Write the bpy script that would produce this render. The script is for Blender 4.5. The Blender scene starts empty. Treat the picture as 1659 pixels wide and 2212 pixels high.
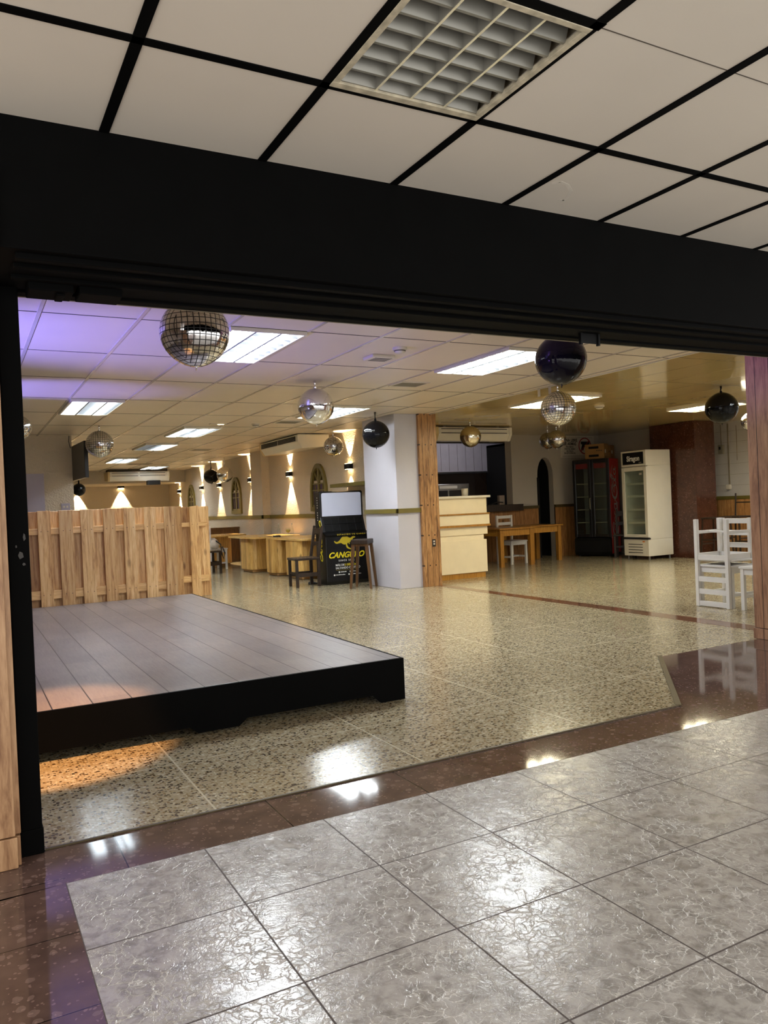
import bpy, math, random
from mathutils import Vector, Matrix, Euler
random.seed(7)
S = bpy.context.scene
COL = S.collection
PI = math.pi

# ------------------------------------------------------------------ camera
F_PX, YAW, PITCH, ROLL = 1691.63, 0.4958, -0.00886, -0.04255
cam_d = bpy.data.cameras.new('camera')
cam_d.sensor_fit = 'VERTICAL'
cam_d.sensor_height = 24.0
cam_d.sensor_width = 18.0
cam_d.lens = F_PX / 2212.0 * 24.0
cam_d.clip_start = 0.05
cam_d.clip_end = 200
cam = bpy.data.objects.new('camera', cam_d)
COL.objects.link(cam)
_w = Vector((math.sin(YAW) * math.cos(PITCH), math.cos(YAW) * math.cos(PITCH), math.sin(PITCH)))
_r0 = Vector((math.cos(YAW), -math.sin(YAW), 0))
_u0 = _r0.cross(_w)
_r = math.cos(ROLL) * _r0 + math.sin(ROLL) * _u0
_u = -math.sin(ROLL) * _r0 + math.cos(ROLL) * _u0
M = Matrix(((_r.x, _u.x, -_w.x, 0), (_r.y, _u.y, -_w.y, 0), (_r.z, _u.z, -_w.z, 1.3), (0, 0, 0, 1)))
cam.matrix_world = M
S.camera = cam

# ------------------------------------------------------------------ world, light, exposure
PANEL = 15.0          # emission of the lit ceiling panels
WORLD = 1.1
SCONCE_W = 64.0
world = bpy.data.worlds.new('world')
world.use_nodes = True
world.node_tree.nodes['Background'].inputs[0].default_value = (0.92, 0.90, 0.87, 1)
world.node_tree.nodes['Background'].inputs[1].default_value = WORLD
S.world = world
S.view_settings.view_transform = 'Standard'
S.view_settings.look = 'None'
S.view_settings.gamma = 1.0
S.view_settings.use_curve_mapping = False
S.view_settings.exposure = 1.2
S.cycles.max_bounces = 7
S.cycles.diffuse_bounces = 4
S.cycles.glossy_bounces = 4
S.cycles.transmission_bounces = 6
S.cycles.transparent_max_bounces = 8
S.cycles.sample_clamp_indirect = 5.0
S.cycles.caustics_reflective = False
S.cycles.caustics_refractive = False
S.cycles.use_denoising = True


def lamp(name, kind, loc, power, color, aim=None, parent=None, size=0.1, spot=60, blend=0.3):
    d = bpy.data.lights.new(name, kind)
    d.energy = power
    d.color = color
    if kind == 'SPOT':
        d.spot_size = math.radians(spot)
        d.spot_blend = blend
        d.shadow_soft_size = size
    elif kind == 'POINT':
        d.shadow_soft_size = size
    elif kind == 'AREA':
        d.size = size
    o = bpy.data.objects.new(name, d)
    COL.objects.link(o)
    o.location = loc
    if aim is not None:
        o.rotation_euler = (Vector(aim) - Vector(loc)).to_track_quat('-Z', 'Y').to_euler()
    if parent:
        o.parent = parent
    return o


# blue-violet stage wash on the left of the hall, aimed at the ceiling; warm lamp over the stage corner
lamp('stage_wash_light', 'SPOT', (-1.6, 6.3, 0.9), 470, (0.24, 0.22, 1.0), (0.75, 6.45, 2.69), size=0.05, spot=56, blend=1.0)
lamp('stage_wash_light', 'SPOT', (-1.6, 9.2, 0.9), 400, (0.24, 0.22, 1.0), (0.80, 9.1, 2.69), size=0.05, spot=30, blend=0.8)
lamp('stage_wash_light', 'SPOT', (-0.8, 5.2, 1.6), 420, (0.36, 0.16, 1.0), (6.1, 4.45, 2.75), size=0.05, spot=16, blend=0.9)
lamp('stage_warm_light', 'SPOT', (0.05, 3.75, 2.1), 190, (1.0, 0.50, 0.20), (0.40, 4.60, 0.1), size=0.02, spot=32, blend=0.5)

# ------------------------------------------------------------------ materials
def lin(c):
    out = []
    for v in c:
        v = v / 255.0
        out.append(v / 12.92 if v <= 0.04045 else ((v + 0.055) / 1.055) ** 2.4)
    return out


class NT:
    def __init__(self, name):
        self.m = bpy.data.materials.new(name)
        self.m.use_nodes = True
        self.t = self.m.node_tree
        self.b = self.t.nodes['Principled BSDF']

    def n(self, typ, **kw):
        x = self.t.nodes.new(typ)
        for k, v in kw.items():
            if k.startswith('i_'):
                key = k[2:]
                key = int(key) if key.isdigit() else key.replace('_', ' ')
                x.inputs[key].default_value = v
            else:
                setattr(x, k, v)
        return x

    def l(self, a, b):
        self.t.links.new(a, b)

    def math(self, op, a, b=None, c=None):
        x = self.n('ShaderNodeMath', operation=op)
        for i, v in enumerate((a, b, c)):
            if v is None:
                continue
            if isinstance(v, (int, float)):
                x.inputs[i].default_value = v
            else:
                self.l(v, x.inputs[i])
        return x.outputs[0]

    def ramp(self, fac, stops, interp='LINEAR'):
        x = self.n('ShaderNodeValToRGB')
        cr = x.color_ramp
        cr.interpolation = interp
        while len(cr.elements) < len(stops):
            cr.elements.new(0.5)
        for e, (p, c) in zip(cr.elements, stops):
            e.position = p
            e.color = (*c[:3], 1)
        self.l(fac, x.inputs[0])
        return x.outputs[0]

    def mix(self, fac, a, b, mode='MIX'):
        x = self.n('ShaderNodeMix', data_type='RGBA', blend_type=mode)
        for i, v in ((0, fac), (6, a), (7, b)):
            if isinstance(v, (int, float)):
                x.inputs[i].default_value = v
            elif isinstance(v, (tuple, list)):
                x.inputs[i].default_value = (*v[:3], 1)
            else:
                self.l(v, x.inputs[i])
        return x.outputs[2]

    def coord(self, kind='Object', scale=(1, 1, 1), loc=(0, 0, 0)):
        tc = self.n('ShaderNodeTexCoord')
        mp = self.n('ShaderNodeMapping')
        mp.inputs['Scale'].default_value = scale
        mp.inputs['Location'].default_value = loc
        self.l(tc.outputs[kind], mp.inputs[0])
        return mp.outputs[0]

    def noise(self, vec, scale, detail=3, rough=0.5, dist=0.0):
        x = self.n('ShaderNodeTexNoise')
        x.inputs['Scale'].default_value = scale
        x.inputs['Detail'].default_value = detail
        x.inputs['Roughness'].default_value = rough
        x.inputs['Distortion'].default_value = dist
        self.l(vec, x.inputs['Vector'])
        return x.outputs['Fac']

    def voro(self, vec, scale, feature='F1', out='Distance'):
        x = self.n('ShaderNodeTexVoronoi', feature=feature)
        x.inputs['Scale'].default_value = scale
        self.l(vec, x.inputs['Vector'])
        return x.outputs[out]

    def bump(self, h, strength=0.2, dist=0.01):
        x = self.n('ShaderNodeBump')
        x.inputs['Strength'].default_value = strength
        x.inputs['Distance'].default_value = dist
        self.l(h, x.inputs['Height'])
        self.l(x.outputs[0], self.b.inputs['Normal'])

    def set(self, color=None, rough=None, metal=None, spec=None):
        for key, v in (('Base Color', color), ('Roughness', rough), ('Metallic', metal), ('Specular IOR Level', spec)):
            if v is None:
                continue
            if isinstance(v, (int, float)):
                self.b.inputs[key].default_value = v
            elif isinstance(v, (tuple, list)):
                self.b.inputs[key].default_value = (*v[:3], 1)
            else:
                self.l(v, self.b.inputs[key])
        return self.m


def plain(name, rgb, rough=0.5, metal=0.0, var=0.08, scale=6.0, spec=0.5, bump=0.0, bscale=60):
    t = NT(name)
    c = lin(rgb)
    v = t.coord('Object')
    nz = t.noise(v, scale, 4)
    col = t.ramp(nz, [(0.3, [x * (1 - var) for x in c]), (0.7, [min(1, x * (1 + var)) for x in c])])
    t.set(col, rough, metal, spec)
    if bump:
        t.bump(t.noise(v, bscale, 3), bump, 0.01)
    return t.m


def emit(name, color, strength):
    t = NT(name)
    t.set((0.8, 0.8, 0.8), 0.6)
    t.b.inputs['Emission Color'].default_value = (*color, 1)
    t.b.inputs['Emission Strength'].default_value = strength
    return t.m


def axis(t, vec, i):
    s = t.n('ShaderNodeSeparateXYZ')
    t.l(vec, s.inputs[0])
    return s.outputs[i]


def lines(t, val, off, step, half):
    """1 on thin lines every step, starting at off"""
    f = t.math('FRACT', t.math('DIVIDE', t.math('SUBTRACT', val, off - step * 50), step))
    d = t.math('MULTIPLY', t.math('MINIMUM', f, t.math('SUBTRACT', 1.0, f)), step)
    return t.math('LESS_THAN', d, half)


def m_terrazzo():
    t = NT('terrazzo')
    v = t.coord('Object')
    wv = t.n('ShaderNodeTexNoise')
    wv.inputs['Scale'].default_value = 40
    t.l(v, wv.inputs['Vector'])
    vv = t.mix(0.012, v, wv.outputs['Color'], 'ADD')
    vo = t.n('ShaderNodeTexVoronoi', feature='F1')
    vo.inputs['Scale'].default_value = 70
    t.l(vv, vo.inputs['Vector'])
    rnd = axis(t, vo.outputs['Color'], 0)
    chip = t.ramp(rnd, [(0.0, lin((58, 46, 34))), (0.11, lin((94, 76, 52))), (0.20, lin((146, 126, 92))), (0.36, lin((168, 155, 124))),
                        (0.62, lin((184, 174, 146))), (0.88, lin((206, 198, 174)))], 'CONSTANT')
    paste = lin((172, 162, 136))
    col = t.mix(t.math('LESS_THAN', vo.outputs['Distance'], 0.56), paste, chip)
    big = t.noise(v, 0.9, 3)
    col = t.mix(t.math('MULTIPLY', big, 0.3), col, lin((178, 160, 118)), 'MULTIPLY')
    ln = t.math('MAXIMUM', lines(t, axis(t, v, 0), 0.93, 1.07, 0.0045), lines(t, axis(t, v, 1), 4.12, 1.07, 0.0045))
    col = t.mix(ln, col, lin((206, 196, 168)))
    rg = t.math('ADD', 0.10, t.math('MULTIPLY', t.noise(v, 25, 3), 0.14))
    t.set(col, rg, 0, 0.55)
    t.bump(t.noise(v, 30, 2), 0.045, 0.01)
    return t.m


def m_tile():
    t = NT('marbled_tile')
    v = t.coord('Object')
    x, y = axis(t, v, 0), axis(t, v, 1)
    s = 0.5015
    cx = t.math('FLOOR', t.math('DIVIDE', t.math('SUBTRACT', x, 0.2763), s))
    cy = t.math('FLOOR', t.math('DIVIDE', t.math('SUBTRACT', y, 3.0145), s))
    cmb = t.n('ShaderNodeCombineXYZ')
    t.l(cx, cmb.inputs[0]); t.l(cy, cmb.inputs[1])
    wn = t.n('ShaderNodeTexWhiteNoise', noise_dimensions='3D')
    t.l(cmb.outputs[0], wn.inputs['Vector'])
    vv = t.mix(1.0, v, wn.outputs['Color'], 'ADD')
    nz = t.n('ShaderNodeTexNoise')
    nz.inputs['Scale'].default_value = 9
    nz.inputs['Detail'].default_value = 5
    t.l(vv, nz.inputs['Vector'])
    wv = t.mix(0.16, vv, nz.outputs['Color'], 'ADD')
    edge = t.voro(wv, 19, 'DISTANCE_TO_EDGE')
    edge2 = t.voro(wv, 44, 'DISTANCE_TO_EDGE')
    patch = t.noise(vv, 20, 5, 0.62, 0.5)
    col = t.ramp(patch, [(0.34, lin((138, 135, 130))), (0.46, lin((158, 155, 150))), (0.54, lin((174, 171, 166))), (0.70, lin((184, 181, 176)))])
    vein = t.ramp(edge, [(0.0, (1, 1, 1)), (0.05, (0, 0, 0))])
    vein2 = t.ramp(edge2, [(0.0, (0.5, 0.5, 0.5)), (0.04, (0, 0, 0))])
    gate = t.ramp(t.noise(vv, 7, 2), [(0.36, (0, 0, 0)), (0.52, (1, 1, 1))])
    vf = t.math('MULTIPLY', t.math('MAXIMUM', axis(t, vein, 0), axis(t, vein2, 0)), axis(t, gate, 0))
    col = t.mix(t.math('MULTIPLY', vf, 0.9), col, lin((216, 214, 210)))
    spot = t.math('LESS_THAN', t.voro(v, 2.6), 0.016)
    col = t.mix(spot, col, lin((60, 54, 46)))
    lx = lines(t, x, 0.2763, s, 0.003)
    ly = lines(t, y, 3.0145, s, 0.003)
    gr = t.math('MAXIMUM', lx, ly)
    col = t.mix(gr, col, lin((72, 62, 58)))
    rg = t.math('ADD', 0.10, t.math('MULTIPLY', t.noise(vv, 12, 4), 0.16))
    rg = t.math('ADD', rg, t.math('MULTIPLY', gr, 0.5))
    t.set(col, rg, 0, 0.95)
    h = t.math('ADD', t.math('MULTIPLY', t.noise(wv, 55, 4, 0.6), 0.55), t.math('MULTIPLY', vf, 0.8))
    h = t.math('SUBTRACT', h, t.math('MULTIPLY', gr, 1.5))
    t.bump(h, 0.30, 0.006)
    return t.m


def m_granite(name, base, joints=True, rough=0.06):
    t = NT(name)
    v = t.coord('Object')
    nz = t.n('ShaderNodeTexNoise')
    nz.inputs['Scale'].default_value = 30
    t.l(v, nz.inputs['Vector'])
    vv = t.mix(0.02, v, nz.outputs['Color'], 'ADD')
    vo = t.n('ShaderNodeTexVoronoi', feature='F1')
    vo.inputs['Scale'].default_value = 24
    t.l(vv, vo.inputs['Vector'])
    r = axis(t, vo.outputs['Color'], 1)
    big = t.math('MULTIPLY', t.math('LESS_THAN', vo.outputs['Distance'], t.math('MULTIPLY', r, 0.42)), t.math('GREATER_THAN', r, 0.55))
    vo2 = t.n('ShaderNodeTexVoronoi', feature='F1')
    vo2.inputs['Scale'].default_value = 85
    t.l(vv, vo2.inputs['Vector'])
    r2 = axis(t, vo2.outputs['Color'], 0)
    sm = t.math('MULTIPLY', t.math('GREATER_THAN', r2, 0.86), t.math('LESS_THAN', vo2.outputs['Distance'], 0.4))
    b = lin(base)
    col = t.ramp(t.noise(v, 8, 5), [(0.3, [x * 0.75 for x in b]), (0.7, [x * 1.2 for x in b])])
    chipc = t.ramp(r2, [(0.0, [min(1, x * 2.2 + 0.02) for x in b]), (1.0, [min(1, x * 1.4 + 0.05) for x in b])])
    col = t.mix(t.math('MULTIPLY', big, 0.55), col, chipc)
    col = t.mix(t.math('MULTIPLY', sm, 0.6), col, [min(1, x * 2.5 + 0.02) for x in b])
    if joints:
        ln = t.math('MULTIPLY', lines(t, axis(t, v, 0), 0.495, 0.653, 0.0025), t.math('GREATER_THAN', axis(t, v, 1), 3.0))
        ln2 = lines(t, axis(t, v, 1), 2.641, 0.42, 0.002)
        sel = t.math('MAXIMUM', t.math('LESS_THAN', axis(t, v, 0), 0.28), t.math('GREATER_THAN', axis(t, v, 1), 3.5))
        ln = t.math('MAXIMUM', ln, t.math('MULTIPLY', ln2, sel))
        col = t.mix(ln, col, (0.01, 0.008, 0.007))
    t.set(col, rough, 0, 0.5)
    return t.m


def m_stage():
    t = NT('stage_board')
    v = t.coord('Object')
    x, y = axis(t, v, 0), axis(t, v, 1)
    s = 0.2078
    row = t.math('FLOOR', t.math('DIVIDE', t.math('SUBTRACT', x, 0.6 - s * 30), s))
    wn = t.n('ShaderNodeTexWhiteNoise', noise_dimensions='1D')
    t.l(row, wn.inputs['W'])
    yo = t.math('ADD', y, t.math('MULTIPLY', wn.outputs['Value'], 2.4))
    seg = t.math('FLOOR', t.math('DIVIDE', yo, 1.25))
    wn2 = t.n('ShaderNodeTexWhiteNoise', noise_dimensions='2D')
    cmb = t.n('ShaderNodeCombineXYZ')
    t.l(row, cmb.inputs[0]); t.l(seg, cmb.inputs[1])
    t.l(cmb.outputs[0], wn2.inputs['Vector'])
    v2 = t.coord('Object', (14, 1.2, 1))
    g = t.noise(v2, 6, 6, 0.65, 0.6)
    c1 = t.ramp(g, [(0.25, lin((112, 106, 106))), (0.5, lin((128, 122, 121))), (0.8, lin((142, 136, 132)))])
    c2 = t.ramp(t.noise(v, 2.2, 4), [(0.3, (0.80, 0.80, 0.82)), (0.7, (1.05, 1.04, 1.02))])
    col = t.mix(1.0, c1, c2, 'MULTIPLY')
    tone = t.ramp(wn2.outputs['Value'], [(0, (0.85, 0.85, 0.87)), (1, (1.1, 1.08, 1.05))])
    col = t.mix(1.0, col, tone, 'MULTIPLY')
    ln = t.math('MAXIMUM', lines(t, x, 0.6, s, 0.0035), t.math('MULTIPLY', lines(t, yo, 0.0, 1.25, 0.0012), 0.6))
    col = t.mix(ln, col, (0.012, 0.011, 0.011))
    t.set(col, 0.33, 0, 0.5)
    t.bump(g, 0.06, 0.004)
    return t.m


def m_wood(name, dark, mid, light, along='Z', island=True, knots=True, rough=0.5, stretch=14, scale=3.2, seam=None, nails=False, band=0.0):
    """plank wood: grain stretched along one axis, each loose plank its own shade"""
    t = NT(name)
    sc = {'Z': (stretch, stretch, 1), 'X': (1, stretch, stretch), 'Y': (stretch, 1, stretch)}[along]
    tc = t.n('ShaderNodeTexCoord')
    geo = t.n('ShaderNodeNewGeometry')
    rnd = geo.outputs['Random Per Island']
    cmb = t.n('ShaderNodeCombineXYZ')
    for i in range(3):
        t.l(t.math('MULTIPLY', rnd, 17.0 + i * 9), cmb.inputs[i])
    base = t.mix(1.0 if island else 0.0, tc.outputs['Object'], cmb.outputs[0], 'ADD')
    mp = t.n('ShaderNodeMapping')
    mp.inputs['Scale'].default_value = sc
    t.l(base, mp.inputs[0])
    g = t.noise(mp.outputs[0], scale, 6, 0.6, 1.0)
    fine = t.noise(mp.outputs[0], scale * 6, 3, 0.6)
    gg = t.math('ADD', t.math('MULTIPLY', g, 0.75), t.math('MULTIPLY', fine, 0.25))
    col = t.ramp(gg, [(0.32, lin(dark)), (0.5, lin(mid)), (0.66, lin(light))])
    if island:
        tone = t.ramp(t.math('FRACT', t.math('MULTIPLY', rnd, 7.3)), [(0, (0.50, 0.39, 0.30)), (0.28, (0.92, 0.88, 0.82)), (0.7, (1.16, 1.13, 1.06)), (1, (0.80, 0.72, 0.62))])
        col = t.mix(1.0, col, tone, 'MULTIPLY')
    if knots:
        kv = t.n('ShaderNodeMapping')
        kv.inputs['Scale'].default_value = {'Z': (1, 1, .45), 'X': (.45, 1, 1), 'Y': (1, .45, 1)}[along]
        t.l(base, kv.inputs[0])
        kd = t.voro(kv.outputs[0], 3.4)
        k = t.ramp(kd, [(0.04, (1, 1, 1)), (0.12, (0, 0, 0))])
        col = t.mix(t.math('MULTIPLY', axis(t, k, 0), 0.8), col, [x * 0.45 for x in lin(dark)])
    if seam:
        ax, off, step = seam
        val = axis(t, tc.outputs['Object'], ax)
        ln = lines(t, val, off, step, 0.0028)
        col = t.mix(ln, col, [x * 0.12 for x in lin(dark)])
        if nails:
            f1 = t.math('ABSOLUTE', t.math('SUBTRACT', t.math('FRACT', t.math('DIVIDE', t.math('SUBTRACT', val, off - 50 * step), step)), 0.5))
            near = t.math('LESS_THAN', t.math('ABSOLUTE', t.math('SUBTRACT', f1, 0.0)), 0.09)
            zz = lines(t, axis(t, tc.outputs['Object'], 2), 0.33, 0.47, 0.011)
            col = t.mix(t.math('MULTIPLY', near, zz), col, [x * 0.25 for x in lin(dark)])
    t.set(col, rough, 0, 0.4)
    t.bump(gg, 0.12, 0.004)
    return t.m


def m_ceiling(name, rgb, rough, bump, bscale=160, tiles=None, waver=0.0):
    t = NT(name)
    v = t.coord('Object')
    c = lin(rgb)
    nz = t.noise(v, 1.3, 3)
    col = t.ramp(nz, [(0.3, [x * 0.96 for x in c]), (0.7, [min(1, x * 1.03) for x in c])])
    h = t.math('MULTIPLY', t.noise(v, bscale, 3), 1.0)
    if tiles:
        x0, sx, y0, sy = tiles
        ln = t.math('MAXIMUM', lines(t, axis(t, v, 0), x0, sx, 0.004), lines(t, axis(t, v, 1), y0, sy, 0.005))
        col = t.mix(t.math('MULTIPLY', ln, 0.7), col, [x * 0.25 for x in c])
        h = t.math('SUBTRACT', h, t.math('MULTIPLY', ln, 2.0))
    if waver:
        h = t.math('ADD', h, t.math('MULTIPLY', t.noise(v, 1.6, 1), waver))
    t.set(col, rough, 0, 0.5)
    if bump:
        t.bump(h, bump, 0.01)
    return t.m


def m_plaster(name, rgb, rough=0.6, bump=0.35, bscale=70):
    t = NT(name)
    v = t.coord('Object')
    c = lin(rgb)
    col = t.ramp(t.noise(v, 1.7, 4), [(0.3, [x * 0.95 for x in c]), (0.7, [min(1, x * 1.04) for x in c])])
    t.set(col, rough, 0, 0.4)
    t.bump(t.noise(v, bscale, 3, 0.6), bump, 0.02)
    return t.m


def m_disco():
    t = NT('mirror_foil_grid')
    tc = t.n('ShaderNodeTexCoord')
    uv = tc.outputs['UV']
    g = t.math('MAXIMUM', lines(t, axis(t, uv, 0), 0.0825, 0.165, 0.013), lines(t, axis(t, uv, 1), 0.0825, 0.165, 0.013))
    col = t.mix(g, (0.80, 0.79, 0.80), (0.012, 0.011, 0.012))
    met = t.math('SUBTRACT', 1.0, g)
    t.set(col, t.math('ADD', 0.07, t.math('MULTIPLY', g, 0.3)), met, 0.5)
    t.bump(t.noise(t.coord('Object'), 14, 2), 0.03, 0.02)
    return t.m


def m_foil(name, col, rough, metal, wob=0.05):
    t = NT(name)
    t.set(col, rough, metal, 0.22)
    t.bump(t.noise(t.coord('Object'), 9, 2), wob, 0.02)
    return t.m


def m_glass(name, tint=(0.9, 0.95, 0.93), alpha=0.25, rough=0.02):
    t = NT(name)
    tr = t.n('ShaderNodeBsdfTransparent')
    tr.inputs[0].default_value = (*tint, 1)
    gl = t.n('ShaderNodeBsdfGlossy')
    gl.inputs['Roughness'].default_value = rough
    fr = t.n('ShaderNodeLayerWeight')
    fr.inputs[0].default_value = 0.5
    f5 = t.math('POWER', fr.outputs['Facing'], 4.0)
    mx = t.n('ShaderNodeMixShader')
    t.l(t.math('ADD', t.math('MULTIPLY', f5, 0.9), 0.04 + alpha * 0.06), mx.inputs[0])
    t.l(tr.outputs[0], mx.inputs[1])
    t.l(gl.outputs[0], mx.inputs[2])
    t.l(mx.outputs[0], t.t.nodes['Material Output'].inputs[0])
    return t.m


MT = {}
MT['terrazzo'] = m_terrazzo()
MT['tile'] = m_tile()
MT['granite'] = m_granite('brown_granite', (96, 76, 69))
MT['granite_col'] = m_granite('red_granite_panel', (76, 44, 33), False, 0.16)
MT['granite_strip'] = m_granite('granite_inlay', (112, 78, 60), False, 0.1)
MT['stage'] = m_stage()
MT['black'] = plain('black_paint', (4, 4, 4), 0.7, var=0.2, spec=0.06)
MT['black_satin'] = plain('black_satin', (14, 14, 15), 0.3, var=0.15)
MT['black_metal'] = plain('black_metal', (12, 12, 12), 0.45, 0.0, var=0.15, spec=0.25)
MT['void'] = plain('dark_interior', (6, 6, 6), 0.9)
MT['pine'] = m_wood('pine_board', (150, 98, 54), (220, 180, 124), (240, 212, 164), rough=0.45, scale=1.6)
MT['pine_x'] = m_wood('pine_rail', (176, 128, 76), (220, 180, 122), (236, 204, 152), along='X', rough=0.45)
MT['pine_table'] = m_wood('pine_table_plank', (160, 116, 60), (204, 166, 98), (224, 192, 128), rough=0.3)
MT['pine_top'] = m_wood('pine_table_top', (170, 128, 70), (206, 170, 104), (224, 194, 132), along='Y', rough=0.2, knots=False)
MT['clad'] = m_wood('wood_cladding', (96, 64, 38), (164, 120, 76), (196, 154, 104), island=False, rough=0.4, seam=(0, 6.34, 0.106), nails=True, stretch=9, scale=2.6)
MT['clad_left'] = m_wood('wood_cladding_left', (118, 80, 54), (172, 134, 98), (196, 160, 122), island=False, rough=0.4, stretch=9, scale=2.6)
MT['clad_right'] = m_wood('wood_cladding_right', (104, 72, 56), (150, 112, 88), (172, 134, 106), island=False, rough=0.4, seam=(1, 4.40, 0.13), stretch=8, scale=2.2)
MT['wains'] = m_wood('wood_wainscot', (110, 72, 40), (160, 112, 66), (184, 136, 86), island=False, rough=0.45, seam=(0, 11.6, 0.11), stretch=10)
MT['wains_r'] = m_wood('wood_wainscot_right', (134, 88, 46), (184, 132, 78), (206, 158, 102), island=False, rough=0.45, seam=(1, 10.0, 0.16), stretch=10)
MT['dark_wood'] = m_wood('dark_stained_wood', (36, 26, 20), (52, 39, 31), (68, 52, 42), island=True, knots=False, rough=0.45)
MT['brown_wood'] = m_wood('walnut_stained_wood', (74, 52, 32), (104, 76, 46), (124, 94, 60), island=True, knots=False, rough=0.4)
MT['honey'] = m_wood('honey_varnished_wood', (150, 104, 38), (184, 134, 58), (200, 152, 72), island=True, knots=False, rough=0.3)
MT['white_paint_wood'] = plain('white_painted_wood', (218, 216, 214), 0.45, var=0.04, bump=0.05)
MT['cream'] = plain('cream_laminate', (236, 222, 190), 0.4, var=0.03)
MT['hall_ceil'] = m_ceiling('ceiling_tile', (226, 212, 192), 0.38, 0.10, 180)
MT['hall_bar'] = plain('ceiling_bar', (200, 190, 176), 0.22, var=0.02)
MT['joint_and_shadow'] = plain('joint_and_bar_shade', (70, 62, 52), 0.7)
MT['corr_ceil'] = m_ceiling('corridor_ceiling_tile', (210, 201, 187), 0.75, 0.03, 200)
MT['right_ceil'] = m_ceiling('glossy_ceiling_panel', (200, 176, 122), 0.11, 0.05, 3.0, (6.52, 0.65, 4.33, 1.3), 8.0)
MT['plaster'] = m_plaster('wall_plaster', (208, 195, 176), 0.65, 0.9, 38)
MT['plaster_lilac'] = m_plaster('column_plaster', (196, 194, 204), 0.55, 0.12, 90)
MT['wall_grey'] = m_plaster('wall_paint', (182, 174, 164), 0.6, 0.1, 90)
MT['wall_white'] = m_plaster('block_wall_paint', (206, 200, 194), 0.6, 0.12, 40)
MT['lilac'] = m_plaster('lilac_paint', (176, 170, 190), 0.6, 0.1, 90)
MT['olive'] = plain('olive_paint', (112, 100, 44), 0.4, var=0.08)
MT['olive_dark'] = plain('dark_olive_paint', (74, 62, 34), 0.4, var=0.08)
MT['white_metal'] = plain('white_enamel', (226, 220, 206), 0.3, var=0.02)
MT['white_plastic'] = plain('white_plastic', (214, 206, 190), 0.4, var=0.03)
MT['beige_plastic'] = plain('aged_beige_plastic', (212, 188, 136), 0.4, var=0.04)
MT['louver_lit'] = plain('white_louver', (236, 238, 238), 0.35, var=0.02)
MT['louver_off'] = plain('grey_louver', (132, 130, 122), 0.3, 0.4, var=0.06)
MT['louver_alu'] = plain('aluminium_louver', (150, 155, 160), 0.5, 0.0, var=0.05)
MT['reflector'] = plain('lamp_reflector', (140, 130, 108), 0.4, 0.2, var=0.05)
MT['rust'] = plain('rusty_enamel', (186, 176, 152), 0.5, var=0.3, scale=25)
MT['edge_bright'] = plain('polished_edge', (240, 232, 200), 0.25, 0.3)
MT['panel'] = emit('fluorescent_panel', (0.92, 0.98, 1.0), PANEL * 1.75)
MT['panel_back'] = emit('lamp_reflector_glow', (0.88, 0.95, 1.0), 0.42)
MT['panel_soft'] = emit('weak_fluorescent_panel', (0.86, 0.95, 1.0), 0.75)
MT['panel_warm'] = emit('warm_fluorescent_panel', (1.0, 0.90, 0.62), PANEL * 1.75)
MT['warm_back'] = emit('warm_reflector_glow', (1.0, 0.9, 0.6), 0.45)
MT['panel_dim'] = emit('half_lit_panel', (0.95, 0.96, 0.9), PANEL * 0.25)
MT['glow'] = emit('sconce_glow', (1.0, 0.72, 0.36), 14.0)
MT['disco'] = m_disco()
MT['silver'] = m_foil('silver_foil', (0.86, 0.86, 0.87), 0.06, 1.0)
MT['gold'] = m_foil('champagne_foil', (0.84, 0.78, 0.62), 0.06, 1.0)
MT['black_foil'] = m_foil('black_foil', (0.004, 0.004, 0.005), 0.06, 0.0, 0.04)
MT['glass'] = m_glass('door_glass')
MT['clear'] = m_glass('bottle_glass', (0.93, 0.96, 0.95), 0.8)
MT['drink'] = plain('pale_drink', (206, 190, 90), 0.1)
MT['red'] = plain('red_enamel', (226, 24, 28), 0.3, var=0.04)
MT['grey_in'] = plain('cooler_lining', (214, 216, 206), 0.4, var=0.04)
MT['dark_in'] = plain('dark_cooler_lining', (98, 98, 92), 0.45, var=0.1)
MT['steel'] = plain('stainless_steel', (150, 148, 146), 0.28, 0.9, var=0.1)
MT['hood'] = plain('hood_sheet_metal', (196, 192, 204), 0.4, 0.1, var=0.05)
MT['card'] = plain('cardboard', (150, 112, 66), 0.8, var=0.08)
MT['ink'] = plain('black_ink', (24, 22, 24), 0.6)
MT['sign_red'] = plain('sign_red', (150, 34, 40), 0.6)
MT['paper'] = plain('paper', (206, 198, 184), 0.7, var=0.03)
MT['yellow'] = plain('yellow_vinyl', (226, 206, 30), 0.5, var=0.02)
MT['mustard'] = plain('mustard_vinyl', (190, 168, 34), 0.5, var=0.02)
MT['white_vinyl'] = plain('white_vinyl', (232, 232, 228), 0.5, var=0.02)
MT['screen'] = plain('kiosk_white_panel', (206, 210, 230), 0.35, var=0.01)
MT['orange'] = plain('orange_sticker', (216, 120, 40), 0.6)
MT['purple_pane'] = plain('purple_glass', (98, 78, 108), 0.2, var=0.2)
MT['dark_pane'] = plain('dark_glass', (72, 60, 40), 0.2, var=0.2)
MT['stain'] = plain('wall_stain', (150, 138, 118), 0.8, var=0.2)
MT['grey_box'] = plain('grey_switch_box', (150, 142, 120), 0.5)
MT['kitchen'] = m_plaster('kitchen_wall', (156, 142, 132), 0.6, 0.1)
MT['bag'] = plain('canvas_bag', (206, 198, 188), 0.8, var=0.15)
MT['chip'] = plain('chipped_paint', (70, 68, 66), 0.8)
MT['chalk'] = plain('chalk_smear', (214, 206, 193), 0.9)
MT['tape'] = m_glass('clear_tape', (0.95, 0.97, 0.97), 1.0, 0.15)


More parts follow.
